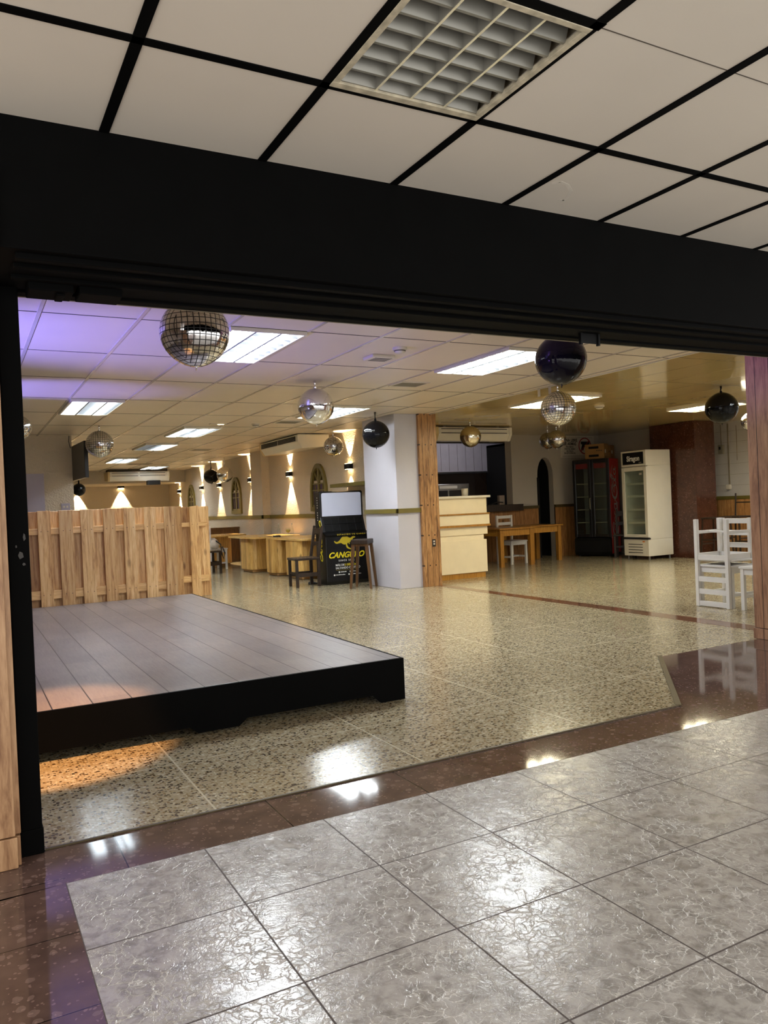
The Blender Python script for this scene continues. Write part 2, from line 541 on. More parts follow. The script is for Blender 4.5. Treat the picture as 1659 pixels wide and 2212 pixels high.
# ------------------------------------------------------------------ mesh building
class MB:
    def __init__(self):
        self.v = []
        self.f = []

    def add(self, vs, fs):
        o = len(self.v)
        self.v += [tuple(p) for p in vs]
        self.f += [tuple(i + o for i in q) for q in fs]
        return self

    def box(self, x0, x1, y0, y1, z0, z1):
        x0, x1 = min(x0, x1), max(x0, x1)
        y0, y1 = min(y0, y1), max(y0, y1)
        z0, z1 = min(z0, z1), max(z0, z1)
        vs = [(x0, y0, z0), (x1, y0, z0), (x1, y1, z0), (x0, y1, z0), (x0, y0, z1), (x1, y0, z1), (x1, y1, z1), (x0, y1, z1)]
        return self.add(vs, [(0, 3, 2, 1), (4, 5, 6, 7), (0, 1, 5, 4), (1, 2, 6, 5), (2, 3, 7, 6), (3, 0, 4, 7)])

    def bar(self, p0, p1, w, d, w2=None, d2=None, up=(0, 0, 1)):
        """square bar; w along the side axis, d along the other"""
        p0, p1 = Vector(p0), Vector(p1)
        a = (p1 - p0).normalized()
        u = Vector(up)
        if abs(a.dot(u)) > 0.95:
            u = Vector((0, 1, 0))
        s = a.cross(u).normalized()
        t = s.cross(a).normalized()
        w2 = w if w2 is None else w2
        d2 = d if d2 is None else d2
        vs = []
        for p, ww, dd in ((p0, w, d), (p1, w2, d2)):
            for i, j in ((-1, -1), (1, -1), (1, 1), (-1, 1)):
                vs.append(p + s * (i * ww / 2) + t * (j * dd / 2))
        return self.add(vs, [(0, 1, 2, 3), (7, 6, 5, 4), (0, 4, 5, 1), (1, 5, 6, 2), (2, 6, 7, 3), (3, 7, 4, 0)])

    def cyl(self, p0, p1, r, r2=None, n=12, cap=True):
        p0, p1 = Vector(p0), Vector(p1)
        a = (p1 - p0).normalized()
        u = Vector((0, 0, 1)) if abs(a.z) < 0.9 else Vector((1, 0, 0))
        s = a.cross(u).normalized()
        t = s.cross(a)
        r2 = r if r2 is None else r2
        vs = []
        for p, rr in ((p0, r), (p1, r2)):
            for i in range(n):
                an = 2 * PI * i / n
                vs.append(p + s * (math.cos(an) * rr) + t * (math.sin(an) * rr))
        fs = [(i, (i + 1) % n, n + (i + 1) % n, n + i) for i in range(n)]
        if cap:
            fs += [tuple(range(n))[::-1], tuple(range(n, 2 * n))]
        return self.add(vs, fs)

    def tube(self, pts, r, n=8):
        pts = [Vector(p) for p in pts]
        vs = []
        for k, p in enumerate(pts):
            a = (pts[min(k + 1, len(pts) - 1)] - pts[max(k - 1, 0)]).normalized()
            u = Vector((0, 0, 1)) if abs(a.z) < 0.9 else Vector((1, 0, 0))
            s = a.cross(u).normalized()
            t = s.cross(a)
            rr = r[k] if isinstance(r, (list, tuple)) else r
            for i in range(n):
                an = 2 * PI * i / n
                vs.append(p + s * (math.cos(an) * rr) + t * (math.sin(an) * rr))
        fs = []
        for k in range(len(pts) - 1):
            for i in range(n):
                fs.append((k * n + i, k * n + (i + 1) % n, (k + 1) * n + (i + 1) % n, (k + 1) * n + i))
        fs += [tuple(range(n))[::-1], tuple(range((len(pts) - 1) * n, len(pts) * n))]
        return self.add(vs, fs)

    def lathe(self, prof, n=24, c=(0, 0, 0)):
        vs = []
        for r, z in prof:
            for i in range(n):
                an = 2 * PI * i / n
                vs.append((c[0] + r * math.cos(an), c[1] + r * math.sin(an), c[2] + z))
        fs = []
        for k in range(len(prof) - 1):
            for i in range(n):
                fs.append((k * n + i, k * n + (i + 1) % n, (k + 1) * n + (i + 1) % n, (k + 1) * n + i))
        fs += [tuple(range(n))[::-1], tuple(range((len(prof) - 1) * n, len(prof) * n))]
        return self.add(vs, fs)

    def prism(self, poly, a, b, ax='y'):
        """poly in the two other axes (x,z for y; y,z for x; x,y for z), from a to b along ax"""
        def P(p, t):
            return {'y': (p[0], t, p[1]), 'x': (t, p[0], p[1]), 'z': (p[0], p[1], t)}[ax]
        n = len(poly)
        vs = [P(p, a) for p in poly] + [P(p, b) for p in poly]
        fs = [tuple(range(n)), tuple(range(n, 2 * n))[::-1]]
        fs += [(i, n + i, n + (i + 1) % n, (i + 1) % n) for i in range(n)]
        return self.add(vs, fs)

    def build(self, name, m, parent=None, smooth=False, bevel=0.0, seg=2):
        me = bpy.data.meshes.new(name)
        me.from_pydata(self.v, [], self.f)
        me.validate()
        me.update()
        import bmesh
        bm = bmesh.new()
        bm.from_mesh(me)
        bmesh.ops.recalc_face_normals(bm, faces=bm.faces)
        bm.to_mesh(me)
        bm.free()
        if smooth:
            for p in me.polygons:
                p.use_smooth = True
        me.materials.append(MT[m] if isinstance(m, str) else m)
        o = bpy.data.objects.new(name, me)
        COL.objects.link(o)
        if parent:
            o.parent = parent
        if bevel:
            b = o.modifiers.new('bevel', 'BEVEL')
            b.width = bevel
            b.segments = seg
            b.limit_method = 'ANGLE'
        return o


def tag(o, label, cat, group=None, kind=None):
    o['label'] = label
    o['category'] = cat
    if group:
        o['group'] = group
    if kind:
        o['kind'] = kind
    return o


def thing(name, label, cat, loc=(0, 0, 0), rz=0.0, group=None):
    o = bpy.data.objects.new(name, None)
    o.empty_display_size = 0.1
    COL.objects.link(o)
    o.location = loc
    o.rotation_euler = (0, 0, rz)
    return tag(o, label, cat, group)


def struct(name, mb, m, label, cat, bevel=0.0):
    return tag(mb.build(name, m, None, bevel=bevel), label, cat, None, 'structure')


def dup(root, loc, rz=0.0, label=None, group=None, rot=None):
    r = root.copy()
    COL.objects.link(r)
    r.location = loc
    r.rotation_euler = rot if rot else (0, 0, rz)
    if label:
        r['label'] = label
    if group:
        r['group'] = group
    for ch in list(root.children):
        if ch.type == 'LIGHT' or ch.type in ('MESH', 'FONT', 'CURVE'):
            c = ch.copy()
            COL.objects.link(c)
            c.parent = r
            for g in list(ch.children):
                d = g.copy()
                COL.objects.link(d)
                d.parent = c
    return r


def text(name, body, size, loc, rot, m, parent, shear=0.0, extrude=0.0008, align='CENTER', xs=1.0, bold=0.0, space=1.0):
    cu = bpy.data.curves.new(name, 'FONT')
    cu.body = body
    cu.size = size
    cu.shear = shear
    cu.extrude = extrude
    cu.align_x = align
    cu.align_y = 'CENTER'
    cu.offset = bold
    cu.space_character = space
    cu.materials.append(MT[m])
    tmp = bpy.data.objects.new(name + '_curve', cu)
    COL.objects.link(tmp)
    dg = bpy.context.evaluated_depsgraph_get()
    me = bpy.data.meshes.new_from_object(tmp.evaluated_get(dg))
    bpy.data.objects.remove(tmp)
    bpy.data.curves.remove(cu)
    me.name = name
    if not me.materials:
        me.materials.append(MT[m])
    o = bpy.data.objects.new(name, me)
    COL.objects.link(o)
    o.location = loc
    o.rotation_euler = rot
    o.scale = (xs, 1, 1)
    o.parent = parent
    return o


# ------------------------------------------------------------------ floors
H, HC = 2.69, 2.647
g = MB()
g.prism([(-0.0, 3.365), (3.79, 3.365), (4.85, 4.46), (14.2, 4.40), (14.2, 17.2), (6.36, 17.2), (6.36, 28.0), (-4, 28.0), (-4, 3.365)], -0.1, 0.0, 'z')
struct('floor', g, 'terrazzo', 'speckled beige terrazzo floor of the hall with thin pale dividing strips', 'floor')
g = MB()
g.box(0.2763, 9.5, -1.4, 3.0145, -0.1, -0.0005)
struct('floor', g, 'tile', 'glossy grey marbled square floor tiles of the corridor in front', 'floor')
g = MB()
g.prism([(0.0, 3.365), (0.0, 3.0), (0.2763, 3.0145), (9.5, 3.0145), (9.5, 4.43), (4.85, 4.46), (3.79, 3.365)], -0.1, -0.001, 'z')
g.box(-2.5, 0.2763, -1.4, 3.0145, -0.1, -0.001)
g.box(-4, 0.0, 3.0145, 3.365, -0.1, -0.001)
struct('floor', g, 'granite', 'polished dark brown granite border along the threshold and corridor edge', 'floor')
g = MB()
g.prism([(6.38, 4.45), (6.62, 4.45), (6.66, 10.4), (6.50, 10.4)], 0.0, 0.0015, 'z')
struct('trim_1', g, 'granite_strip', 'narrow reddish brown stone strip inlaid across the terrazzo floor', 'floor strip')
g = MB()
g.bar((3.80, 3.36, 0.004), (4.86, 4.465, 0.004), 0.035, 0.008)
g.bar((0.24, 3.362, 0.003), (3.8, 3.362, 0.003), 0.012, 0.006)
struct('trim_2', g, 'olive_dark', 'worn metal edging strip between the terrazzo and the brown granite', 'edging strip')

# ------------------------------------------------------------------ corridor ceiling, fascia and posts
LX0, LX1, LY0, LY1 = 1.09, 1.66, 1.68, 2.262
g = MB()
for a in ((-2.5, LX0, -1.4, 3.42), (LX1, 8.0, -1.4, 3.42), (LX0, LX1, -1.4, LY0), (LX0, LX1, LY1, 3.42)):
    g.box(*a, HC, HC + 0.03)
struct('ceiling', g, 'corr_ceil', 'off-white square ceiling tiles of the corridor in a black grid', 'ceiling')
g = MB()
bw = 0.017
for k in range(-5, 13):
    x = 0.4972 + 0.5806 * k
    g.box(x - bw, x + bw, -1.4, 2.86, HC - 0.004, HC + 0.002)
for y in (2.2641, 2.2641 - 0.5835 * 3, 2.2641 - 0.5835 * 5):
    g.box(-2.5, 8.0, y - bw, y + bw, HC - 0.004, HC + 0.002)
g.box(LX0 - 0.02, LX1 + 0.02, LY0 - bw * 2, LY0, HC - 0.004, HC + 0.002)
struct('trim_3', g, 'black', 'black ceiling grid bars between the off-white corridor tiles', 'ceiling grid')
g = MB()
g.box(1.66 + 0.02, 5, 1.667, 1.67, HC - 0.0015, HC + 0.002)
struct('trim_4', g, 'joint_and_shadow', 'hairline joint between two corridor ceiling tiles right of the lamp', 'ceiling joint')

g = MB()
g.box(-0.1, 9.5, 2.86, 3.44, 2.205, H + 0.05)
g.box(0.2, 9.5, 2.90, 2.94, 2.185, 2.21)
g.box(0.2, 9.5, 3.02, 3.05, 2.19, 2.21)
g.box(0.2, 9.5, 3.16, 3.19, 2.19, 2.21)
g.box(0.2, 9.5, 3.37, 3.44, 2.195, 2.21)
beam = struct('beam', g, 'black', 'wide matte black fascia beam over the hall entrance', 'beam', bevel=0.004)
g = MB()
g.box(0.26, 0.42, 3.20, 3.34, 2.165, 2.205)
g.box(0.44, 0.60, 3.20, 3.34, 2.165, 2.205)
g.box(0.36, 0.39, 3.22, 3.32, 2.155, 2.165)
g.build('hinge_plate', 'black', beam, bevel=0.004)
for x in (3.05,):
    g = MB()
    g.box(x, x + 0.14, 3.28, 3.285, 2.15, 2.205)
    g.box(x, x + 0.012, 3.27, 3.29, 2.14, 2.205)
    g.box(x + 0.128, x + 0.14, 3.27, 3.29, 2.14, 2.205)
    g.build('bracket', 'black_metal', beam)
g = MB()
g.box(0.2, 6.05, 3.43, 3.45, 2.195, 2.203)
struct('trim_5', g, 'grey_box', 'thin grey lip under the black fascia beam', 'trim')

g = MB()
g.box(0.157, 0.232, 3.34, 3.44, 0.0, 2.24)
g.box(0.152, 0.236, 3.335, 3.445, 0.0, 0.10)
struct('column', g, 'black', 'narrow black door post at the left of the entrance', 'post', bevel=0.004)
g = MB()
for (x, z, w, h) in ((0.20, 1.165, 0.02, 0.03), (0.215, 1.235, 0.01, 0.03), (0.185, 1.20, 0.006, 0.012), (0.21, 1.13, 0.012, 0.012)):
    g.prism([(x - w / 2, z), (x - w / 5, z - h / 2), (x + w / 2, z - h / 4), (x + w / 3, z + h / 3), (x - w / 6, z + h / 2)], 3.3385, 3.341, 'y')
struct('trim_17', g, 'chip', 'chipped pale paint on the black door post', 'paint chips')
pts = [(2.291, 2.594), (2.309, 2.565), (2.363, 2.579), (2.422, 2.625), (2.456, 2.678), (2.468, 2.724), (2.444, 2.728)]
g = MB()
for p, q in zip(pts[:-1], pts[1:]):
    g.bar((p[0], p[1], HC), (q[0], q[1], HC), 0.016, 0.0012)
struct('trim_18', g, 'chalk', 'faint curved chalk mark on a corridor ceiling tile', 'chalk mark')
g = MB()
g.box(-0.9, 0.138, 3.245, 3.6, 0.0, 0.115)
g.box(-0.9, 0.132, 3.25, 3.6, 0.119, 2.25)
g.box(0.128, 0.15, 3.27, 3.35, 0.0, 0.112)
g.box(0.128, 0.152, 3.268, 3.35, 0.12, 2.25)
g.box(-0.9, -0.03, 3.24, 3.25, 0.119, 2.25)
struct('wall_entrance', g, 'clad_left', 'wood-clad wall end left of the black door post', 'wall', bevel=0.003)
g = MB()
g.box(0.135, 0.15, 2.835, 2.86, 2.2, 2.46)
struct('trim_6', g, 'white_plastic', 'thin white strip at the left end of the black fascia', 'trim')

g = MB()
g.box(6.06, 6.6, 3.44, 4.49, 0.095, H)
g.box(6.055, 6.6, 3.44, 4.50, 0.0, 0.09)
struct('column', g, 'clad_right', 'wood-clad pillar at the right edge of the entrance', 'pillar', bevel=0.003)

# ------------------------------------------------------------------ hall shell
g = MB()
g.box(-4, 6.5, 3.44, 28, H, H + 0.04)
struct('ceiling', g, 'hall_ceil', 'pale textured ceiling tiles of the hall', 'ceiling')
YL = [4.41, 5.69, 6.97, 8.26, 9.68, 11.0, 12.5, 13.9, 15.45, 16.85, 18.2, 19.3, 20.8, 22.1, 23.4, 25.3, 26.6]
g = MB()
gs = MB()
for k in range(-7, 9):
    x = 1.17 + 0.65 * k
    g.box(x - 0.013, x + 0.013, 3.44, 27.4, H - 0.006, H + 0.001)
    gs.box(x + 0.013, x + 0.018, 3.44, 27.4, H - 0.001, H + 0.001)  # dark strip painted as the shadow line beside each bar
for y in YL:
    gs.box(-4, 6.5, y - 0.006, y + 0.006, H - 0.002, H + 0.001)
struct('trim_7', g, 'hall_bar', 'pale ceiling grid bars running the length of the hall', 'ceiling grid')
struct('trim_8', gs, 'joint_and_shadow', 'dark joints between the hall ceiling tiles and painted shadow lines beside the bars', 'ceiling joints')
g = MB()
g.box(6.5, 14.2, 3.44, 17.2, H, H + 0.04)
struct('ceiling', g, 'right_ceil', 'glossy beige ceiling panels over the right side of the hall', 'ceiling')
g = MB()
g.box(6.485, 6.515, 3.44, 10.4, H - 0.012, H + 0.001)
struct('trim_9', g, 'white_plastic', 'white moulding where the pale and the glossy beige ceilings meet', 'ceiling moulding')

g = MB()
g.box(-3.2, -3.0, 3.4, 28, 0, H)
struct('wall_left', g, 'plaster', 'pale plaster wall on the far left of the hall', 'wall')
g = MB()
g.box(-3.2, -0.85, 3.45, 3.6, 0, H)
struct('wall_front', g, 'plaster', 'wall beside the entrance behind the wood cladding', 'wall')
g = MB()
g.box(6.6, 14.2, 4.2, 4.35, 0, H)
struct('wall_front', g, 'wall_white', 'wall closing the right side of the hall behind the entrance pillar', 'wall')
g = MB()
g.box(-3.2, 6.5, 27.3, 27.5, 0, H)
struct('wall_back', g, 'plaster', 'cream back wall at the far end of the hall', 'wall')
g = MB()
g.box(-3.0, 6.36, 25.0, 27.3, 2.31, H)
struct('wall_soffit', g, 'plaster', 'dropped soffit below the ceiling at the far end of the hall', 'soffit')
g = MB()
g.box(6.36, 6.5, 11.5, 27.4, 0, H)
struct('wall_right', g, 'plaster', 'long rough-plastered wall with sconces and arched windows', 'wall')
g = MB()
g.box(6.17, 6.36, 17.3, 18.05, 0, H)
struct('column', g, 'plaster', 'plaster pilaster on the sconce wall beyond the pine tables', 'pilaster')
g = MB()
g.box(5.88, 6.28, 10.43, 11.5, 0, H)
g.box(6.28, 6.5, 10.46, 11.5, 0, H)
struct('column', g, 'plaster_lilac', 'pale lilac-white square column in the middle of the hall', 'column', bevel=0.006)
g = MB()
g.box(6.28, 6.60, 10.38, 10.46, 0, H)
g.box(6.50, 6.60, 10.46, 10.8, 0, H)
clad = struct('wall_pilaster', g, 'clad', 'knotty wood-clad pilaster on the right of the pale column', 'pilaster', bevel=0.002)
g = MB()
g.box(0.3, 1.70, 14.1, 15.5, 0, H)
struct('column', g, 'plaster', 'broad pale pier rising behind the pine fence', 'pier')
g = MB()
g.box(0.3, 1.245, 14.09, 14.1, 0, 2.06)
struct('trim_10', g, 'lilac', 'lilac painted patch on the lower part of the broad pier', 'paint patch')

# olive dado rails
g = MB()
g.box(5.85, 5.88, 10.40, 11.5, 1.165, 1.235)
g.box(5.85, 6.28, 10.40, 10.43, 1.165, 1.235)
struct('trim_11', g, 'olive', 'olive rail around the pale column', 'dado rail', bevel=0.003)
g = MB()
g.box(6.32, 6.36, 13.2, 17.3, 1.105, 1.185)
g.box(6.13, 6.36, 17.26, 17.3, 1.105, 1.185)
g.box(6.13, 6.17, 17.26, 18.09, 1.105, 1.185)
g.box(6.32, 6.36, 18.05, 27.3, 1.105, 1.185)
struct('trim_12', g, 'olive', 'olive rail along the sconce wall above the pine tables', 'dado rail', bevel=0.003)
t = tag(MB().box(5.98, 6.36, 11.75, 13.1, 1.655, 1.72).build('wall_shelf', 'olive', None, bevel=0.004), 'short olive shelf on the sconce wall above the black kiosk', 'shelf')

# ------------------------------------------------------------------ right side of the hall
WY = 13.5
g = MB()
dx0, dx1, dzs, dzt = 11.16, 11.60, 1.80, 2.20
g.box(10.42, dx0, WY, WY + 0.15, 0, H)
g.box(dx1, 13.2, WY, WY + 0.15, 0, H)
g.box(9.0, 10.42, WY, WY + 0.15, 0, 1.19)
arch = [(dx1, dzs)]
for i in range(13):
    a = PI * i / 12
    arch.append(((dx0 + dx1) / 2 + math.cos(a) * (dx1 - dx0) / 2, dzs + math.sin(a) * (dzt - dzs)))
arch.append((dx0, dzs))
g.prism([(dx0, H), (dx0, dzs)] + arch[1:-1][::-1] + [(dx1, dzs), (dx1, H)], WY, WY + 0.15, 'y')
struct('wall_right_back', g, 'wall_grey', 'grey-beige wall at the back right with a dark arched doorway', 'wall')
g = MB()
g.box(10.42, 10.95, WY - 0.06, WY, 1.19, H)
struct('wall_step', g, 'wall_grey', 'shallow wall projection left of the arched doorway', 'wall')
g = MB()
g.box(dx0 - 0.1, dx1 + 0.1, 15.2, 15.25, 0, 2.6)
g.box(dx0 - 0.1, dx0 - 0.05, WY + 0.15, 15.2, 0, 2.6)
g.box(dx1 + 0.05, dx1 + 0.1, WY + 0.15, 15.2, 0, 2.6)
g.box(dx0 - 0.1, dx1 + 0.1, WY + 0.15, 15.2, 2.55, 2.6)
struct('wall_doorway', g, 'void', 'unlit passage behind the arched doorway', 'passage')
g = MB()
g.box(dx0 - 0.02, dx0 + 0.02, WY - 0.03, WY + 0.1, 0, 1.76)
struct('door_1', g, 'void', 'black door jamb at the left of the arched doorway', 'door jamb')
g = MB()
g.box(9.0, dx0 - 0.03, WY - 0.03, WY, 0.0, 1.09)
g.box(dx1, 12.98, WY - 0.03, WY, 0.0, 1.09)
struct('wall_wainscot', g, 'wains', 'brown plank wainscot on either side of the arched doorway', 'wainscot')
g = MB()
g.box(10.45, dx0 - 0.03, WY - 0.06, WY, 1.09, 1.15)
g.box(dx1, 12.98, WY - 0.05, WY, 1.09, 1.15)
struct('trim_13', g, 'olive_dark', 'dark olive rail on top of the brown wainscot by the doorway', 'dado rail')
t = tag(MB().box(9.0, 10.62, WY - 0.16, WY - 0.06, 1.06, 1.20).build('counter_ledge', 'dark_wood', None, bevel=0.004), 'dark wooden ledge under the kitchen opening', 'ledge')
g = MB()
g.box(6.6, 13.2, 17.0, 17.15, 0, H)
g.box(6.5, 6.6, 11.5, 17.0, 0, H)
g.box(11.95, 12.05, WY + 0.15, 17.0, 0, H)
struct('wall_kitchen', g, 'kitchen', 'dim brownish kitchen walls behind the serving opening', 'wall')
g = MB()
g.box(13.0, 13.2, 11.2, 13.65, 0, H)
g.box(13.0, 14.0, 11.6, 11.75, 0, H)
struct('wall_fridge_side', g, 'wall_grey', 'wall behind the two upright fridges', 'wall')
g = MB()
g.box(12.6, 13.17, 10.5, 11.62, 0, H)
col_g = struct('column', g, 'granite_col', 'square column clad in dark red speckled granite', 'column', bevel=0.004)
g = MB()
g.box(13.8, 14.0, 4.2, 11.8, 0, H)
struct('wall_right_side', g, 'wall_white', 'white block wall right of the red granite column', 'wall')
g = MB()
g.box(13.76, 13.8, 4.35, 11.6, 0, 1.115)
struct('wall_wainscot', g, 'wains_r', 'light brown plank wainscot under the white block wall', 'wainscot')
g = MB()
g.box(13.745, 13.8, 4.35, 11.6, 1.115, 1.185)
struct('trim_14', g, 'olive', 'olive rail between the white block wall and its wainscot', 'dado rail')
g = MB()
for z in (1.4, 1.62, 1.84, 2.06, 2.28, 2.5):
    g.box(13.796, 13.8005, 9.6, 11.6, z, z + 0.004)
struct('trim_15', g, 'stain', 'faint mortar joints on the white block wall', 'joints')
g = MB()
g.box(13.785, 13.8, 10.655, 10.685, 1.42, 2.66)
g.box(13.79, 13.8, 10.83, 10.845, 2.2, 2.66)
g.box(13.79, 13.8, 10.47, 10.478, 1.9, 2.6)
struct('trim_16', g, 'stain', 'vertical cable channels scratched into the white block wall', 'cable channels')
t = thing('switch_box', 'grey switch box high on the white block wall', 'switch box', (13.8, 10.82, 2.05))
MB().box(-0.06, 0, -0.06, 0.06, 0, 0.19).build('box', 'grey_box', t, bevel=0.01)
MB().box(-0.065, -0.06, -0.01, 0.035, 0.09, 0.15).build('switch', 'ink', t)
tag(MB().box(13.72, 13.8, 10.62, 10.72, 1.32, 1.42).build('socket_box', 'white_plastic', None, bevel=0.02), 'small cream socket box at the foot of the cable channel', 'socket')

# ------------------------------------------------------------------ lamps
def ceiling_light(label, x0, x1, y0, y1, z, kind='panel', rows=8, cols=3, tubes=None, deep=False):
    cx, cy = (x0 + x1) / 2, (y0 + y1) / 2
    w, d = (x1 - x0) / 2, (y1 - y0) / 2
    t = thing('ceiling_light', label, 'ceiling light', (cx, cy, z), 0, 'fluorescent ceiling lights')
    g = MB()
    for a in ((-w, w, -d, -d + 0.02), (-w, w, d - 0.02, d), (-w, -w + 0.02, -d + 0.02, d - 0.02), (w - 0.02, w, -d + 0.02, d - 0.02)):
        g.box(*a, -0.036 if deep else -0.03, 0)
    g.build('frame', 'white_metal', t)
    if tubes is None:
        tubes = [(-0.82, -0.30), (0.12, 0.64)]
    back = {'panel': 'panel_back', 'panel_warm': 'warm_back', 'panel_soft': 'panel_back'}[kind]
    MB().box(-w + 0.02, w - 0.02, -d + 0.02, d - 0.02, -0.003, -0.001).build('reflector', back, t)
    for a, b in tubes:
        MB().box(a * w, b * w, -d + 0.02, d - 0.02, -0.006, -0.003).build('diffuser', kind, t)
    g = MB()
    if deep:
        rows = 18
    lo, hi = (-0.036, -0.008) if deep else (-0.028, -0.008)
    for i in range(1, cols):
        x = -w + 2 * w * i / cols
        g.box(x - 0.010, x + 0.010, -d + 0.02, d - 0.02, lo, hi)
    for j in range(1, rows):
        y = -d + 2 * d * j / rows
        g.box(-w + 0.02, w - 0.02, y - 0.003, y + 0.003, lo + 0.002, hi)
    g.build('louver', 'louver_alu', t)
    return t


ceiling_light('long lit ceiling light half hidden behind the largest mirror balloon', 1.84, 2.46, 5.69, 6.94, H)
ceiling_light('bright ceiling light left of the largest black balloon', 4.44, 5.06, 5.69, 6.97, H)
ceiling_light('ceiling light above the pine fence, edged by violet light', 1.18, 1.79, 9.69, 10.97, H, deep=True)
ceiling_light('ceiling light behind the mirror balloon above the fence, to its upper right', 3.20, 3.82, 12.5, 13.9, H, deep=True)
ceiling_light('half-lit ceiling light with only one bright tube', 3.20, 3.84, 15.45, 16.8, H, deep=True, tubes=[(0.2, 0.95)])
ceiling_light('lit ceiling light right of the mirror balloon above the fence', 3.27, 3.86, 19.3, 20.8, H, deep=True)
ceiling_light('farthest lit ceiling light, just before the back air conditioner', 4.70, 5.30, 22.5, 23.75, H, deep=True)
ceiling_light('ceiling light partly hidden behind the big silver balloon', 4.50, 5.13, 9.72, 11.0, H)
ceiling_light('warm ceiling light behind the mirror balloon hanging under the beige ceiling', 7.22, 7.84, 8.04, 9.34, H, 'panel_warm')
ceiling_light('warm ceiling light beside the black balloon at the right', 10.45, 11.15, 8.10, 9.25, H, 'panel_warm')

ceiling_light('added ceiling light brightening the right side, out of view behind the entrance pillar', 12.2, 12.85, 6.7, 7.95, H)  # added unseen lamp, lifts the brightness of the right side
ceiling_light('added ceiling light brightening the front of the right side, out of view behind the fascia', 9.0, 9.65, 4.9, 6.15, H)  # second added lamp, unseen, brightens the right side from the front

# unlit corridor lamp
t = thing('ceiling_light', 'large unlit grid lamp with rusty frame in the corridor ceiling', 'ceiling light', (LX0, LY0, HC))
W, D = LX1 - LX0, LY1 - LY0
g = MB()
g.box(-0.005, 0, 0, D, 0, 0.12); g.box(W, W + 0.005, 0, D, 0, 0.12); g.box(0, W, -0.005, 0, 0, 0.12); g.box(0, W, D, D + 0.005, 0, 0.12)
g.box(0, W, 0, D, 0.115, 0.12)
g.build('housing', 'reflector', t)
g = MB()
for a in ((0, W, 0, 0.022), (0, W, D - 0.03, D), (0, 0.022, 0.022, D - 0.03), (W - 0.022, W, 0.022, D - 0.03)):
    g.box(*a, -0.006, 0.01)
g.build('frame', 'rust', t, bevel=0.002)
nc, nr = 4, 7
g = MB()
e = MB()
for i in range(1, nc):
    x = 0.022 + (W - 0.044) * i / nc
    g.prism([(x - 0.012, 0.055), (x + 0.012, 0.055), (x + 0.003, 0.0), (x - 0.003, 0.0)], 0.022, D - 0.03, 'y')
    e.box(x - 0.0035, x + 0.0035, 0.022, D - 0.03, -0.002, 0.0)
for j in range(0, nr + 1):
    y = 0.022 + (D - 0.052) * j / nr
    g.prism([(y - 0.030, 0.06), (y + 0.030, 0.06), (y + 0.005, 0.002), (y - 0.005, 0.002)], 0.022, W - 0.022, 'x')
g.build('louver', 'louver_off', t)
e.build('blade_edge', 'edge_bright', t)
for i in range(nc):
    x = 0.022 + (W - 0.044) * (i + 0.5) / nc
    MB().cyl((x, 0.03, 0.085), (x, D - 0.04, 0.085), 0.013, n=10).build('lamp_tube', 'white_plastic', t, smooth=True)


def sconce(label, loc, rz, spot, watts, first=[None]):
    """black up-and-down wall lamp; local -y faces the room"""
    if first[0] is None:
        t = thing('wall_sconce', label, 'wall lamp', loc, rz, 'up-and-down wall lamps')
        g = MB()
        g.box(-0.11, 0.11, -0.085, 0, -0.05, 0.05)
        g.build('body', 'black_metal', t, bevel=0.012)
        for s in (-1, 1):
            g = MB()
            for k in (-1, 0, 1):
                g.box(k * 0.065 - 0.024, k * 0.065 + 0.024, -0.072, -0.018, s * 0.0505, s * 0.053)
            g.build('lens', 'glow', t)
        first[0] = t
    else:
        t = dup(first[0], loc, rz, label, 'up-and-down wall lamps')
    for s in (-1, 1):
        p = Vector((0, -0.075, s * 0.075))
        q = p + Vector((0, 0.09, s * 1.0))
        lamp('sconce_light', 'SPOT', p, watts * (1.0 if s < 0 else 0.8), (1.0, 0.76, 0.46), q, t, 0.008, spot, 0.25)
    return t


SC = [(12.98, 2.04, 'nearest wall lamp, over the olive shelf by the column'),
      (15.95, 2.06, 'wall lamp left of the near air conditioner, over the pine tables'),
      (18.54, 2.06, 'wall lamp just beyond the pilaster on the sconce wall'),
      (21.2, 2.04, 'wall lamp beside the hanging silver and black pair of balloons, half hidden'),
      (23.0, 2.04, 'wall lamp between the two farther arched windows'),
      (25.7, 2.03, 'farthest wall lamp on the sconce wall, past the last arched window')]
for y, z, lb in SC:
    sconce(lb, (6.36, y, z), -PI / 2, 58, SCONCE_W)
sconce('wall lamp in the middle of the cream back wall', (4.77, 27.3, 2.29), 0, 62, SCONCE_W * 2.2)
sconce('wall lamp on the back wall, half hidden by the broad pier', (3.38, 27.3, 2.22), 0, 62, SCONCE_W * 2.2)


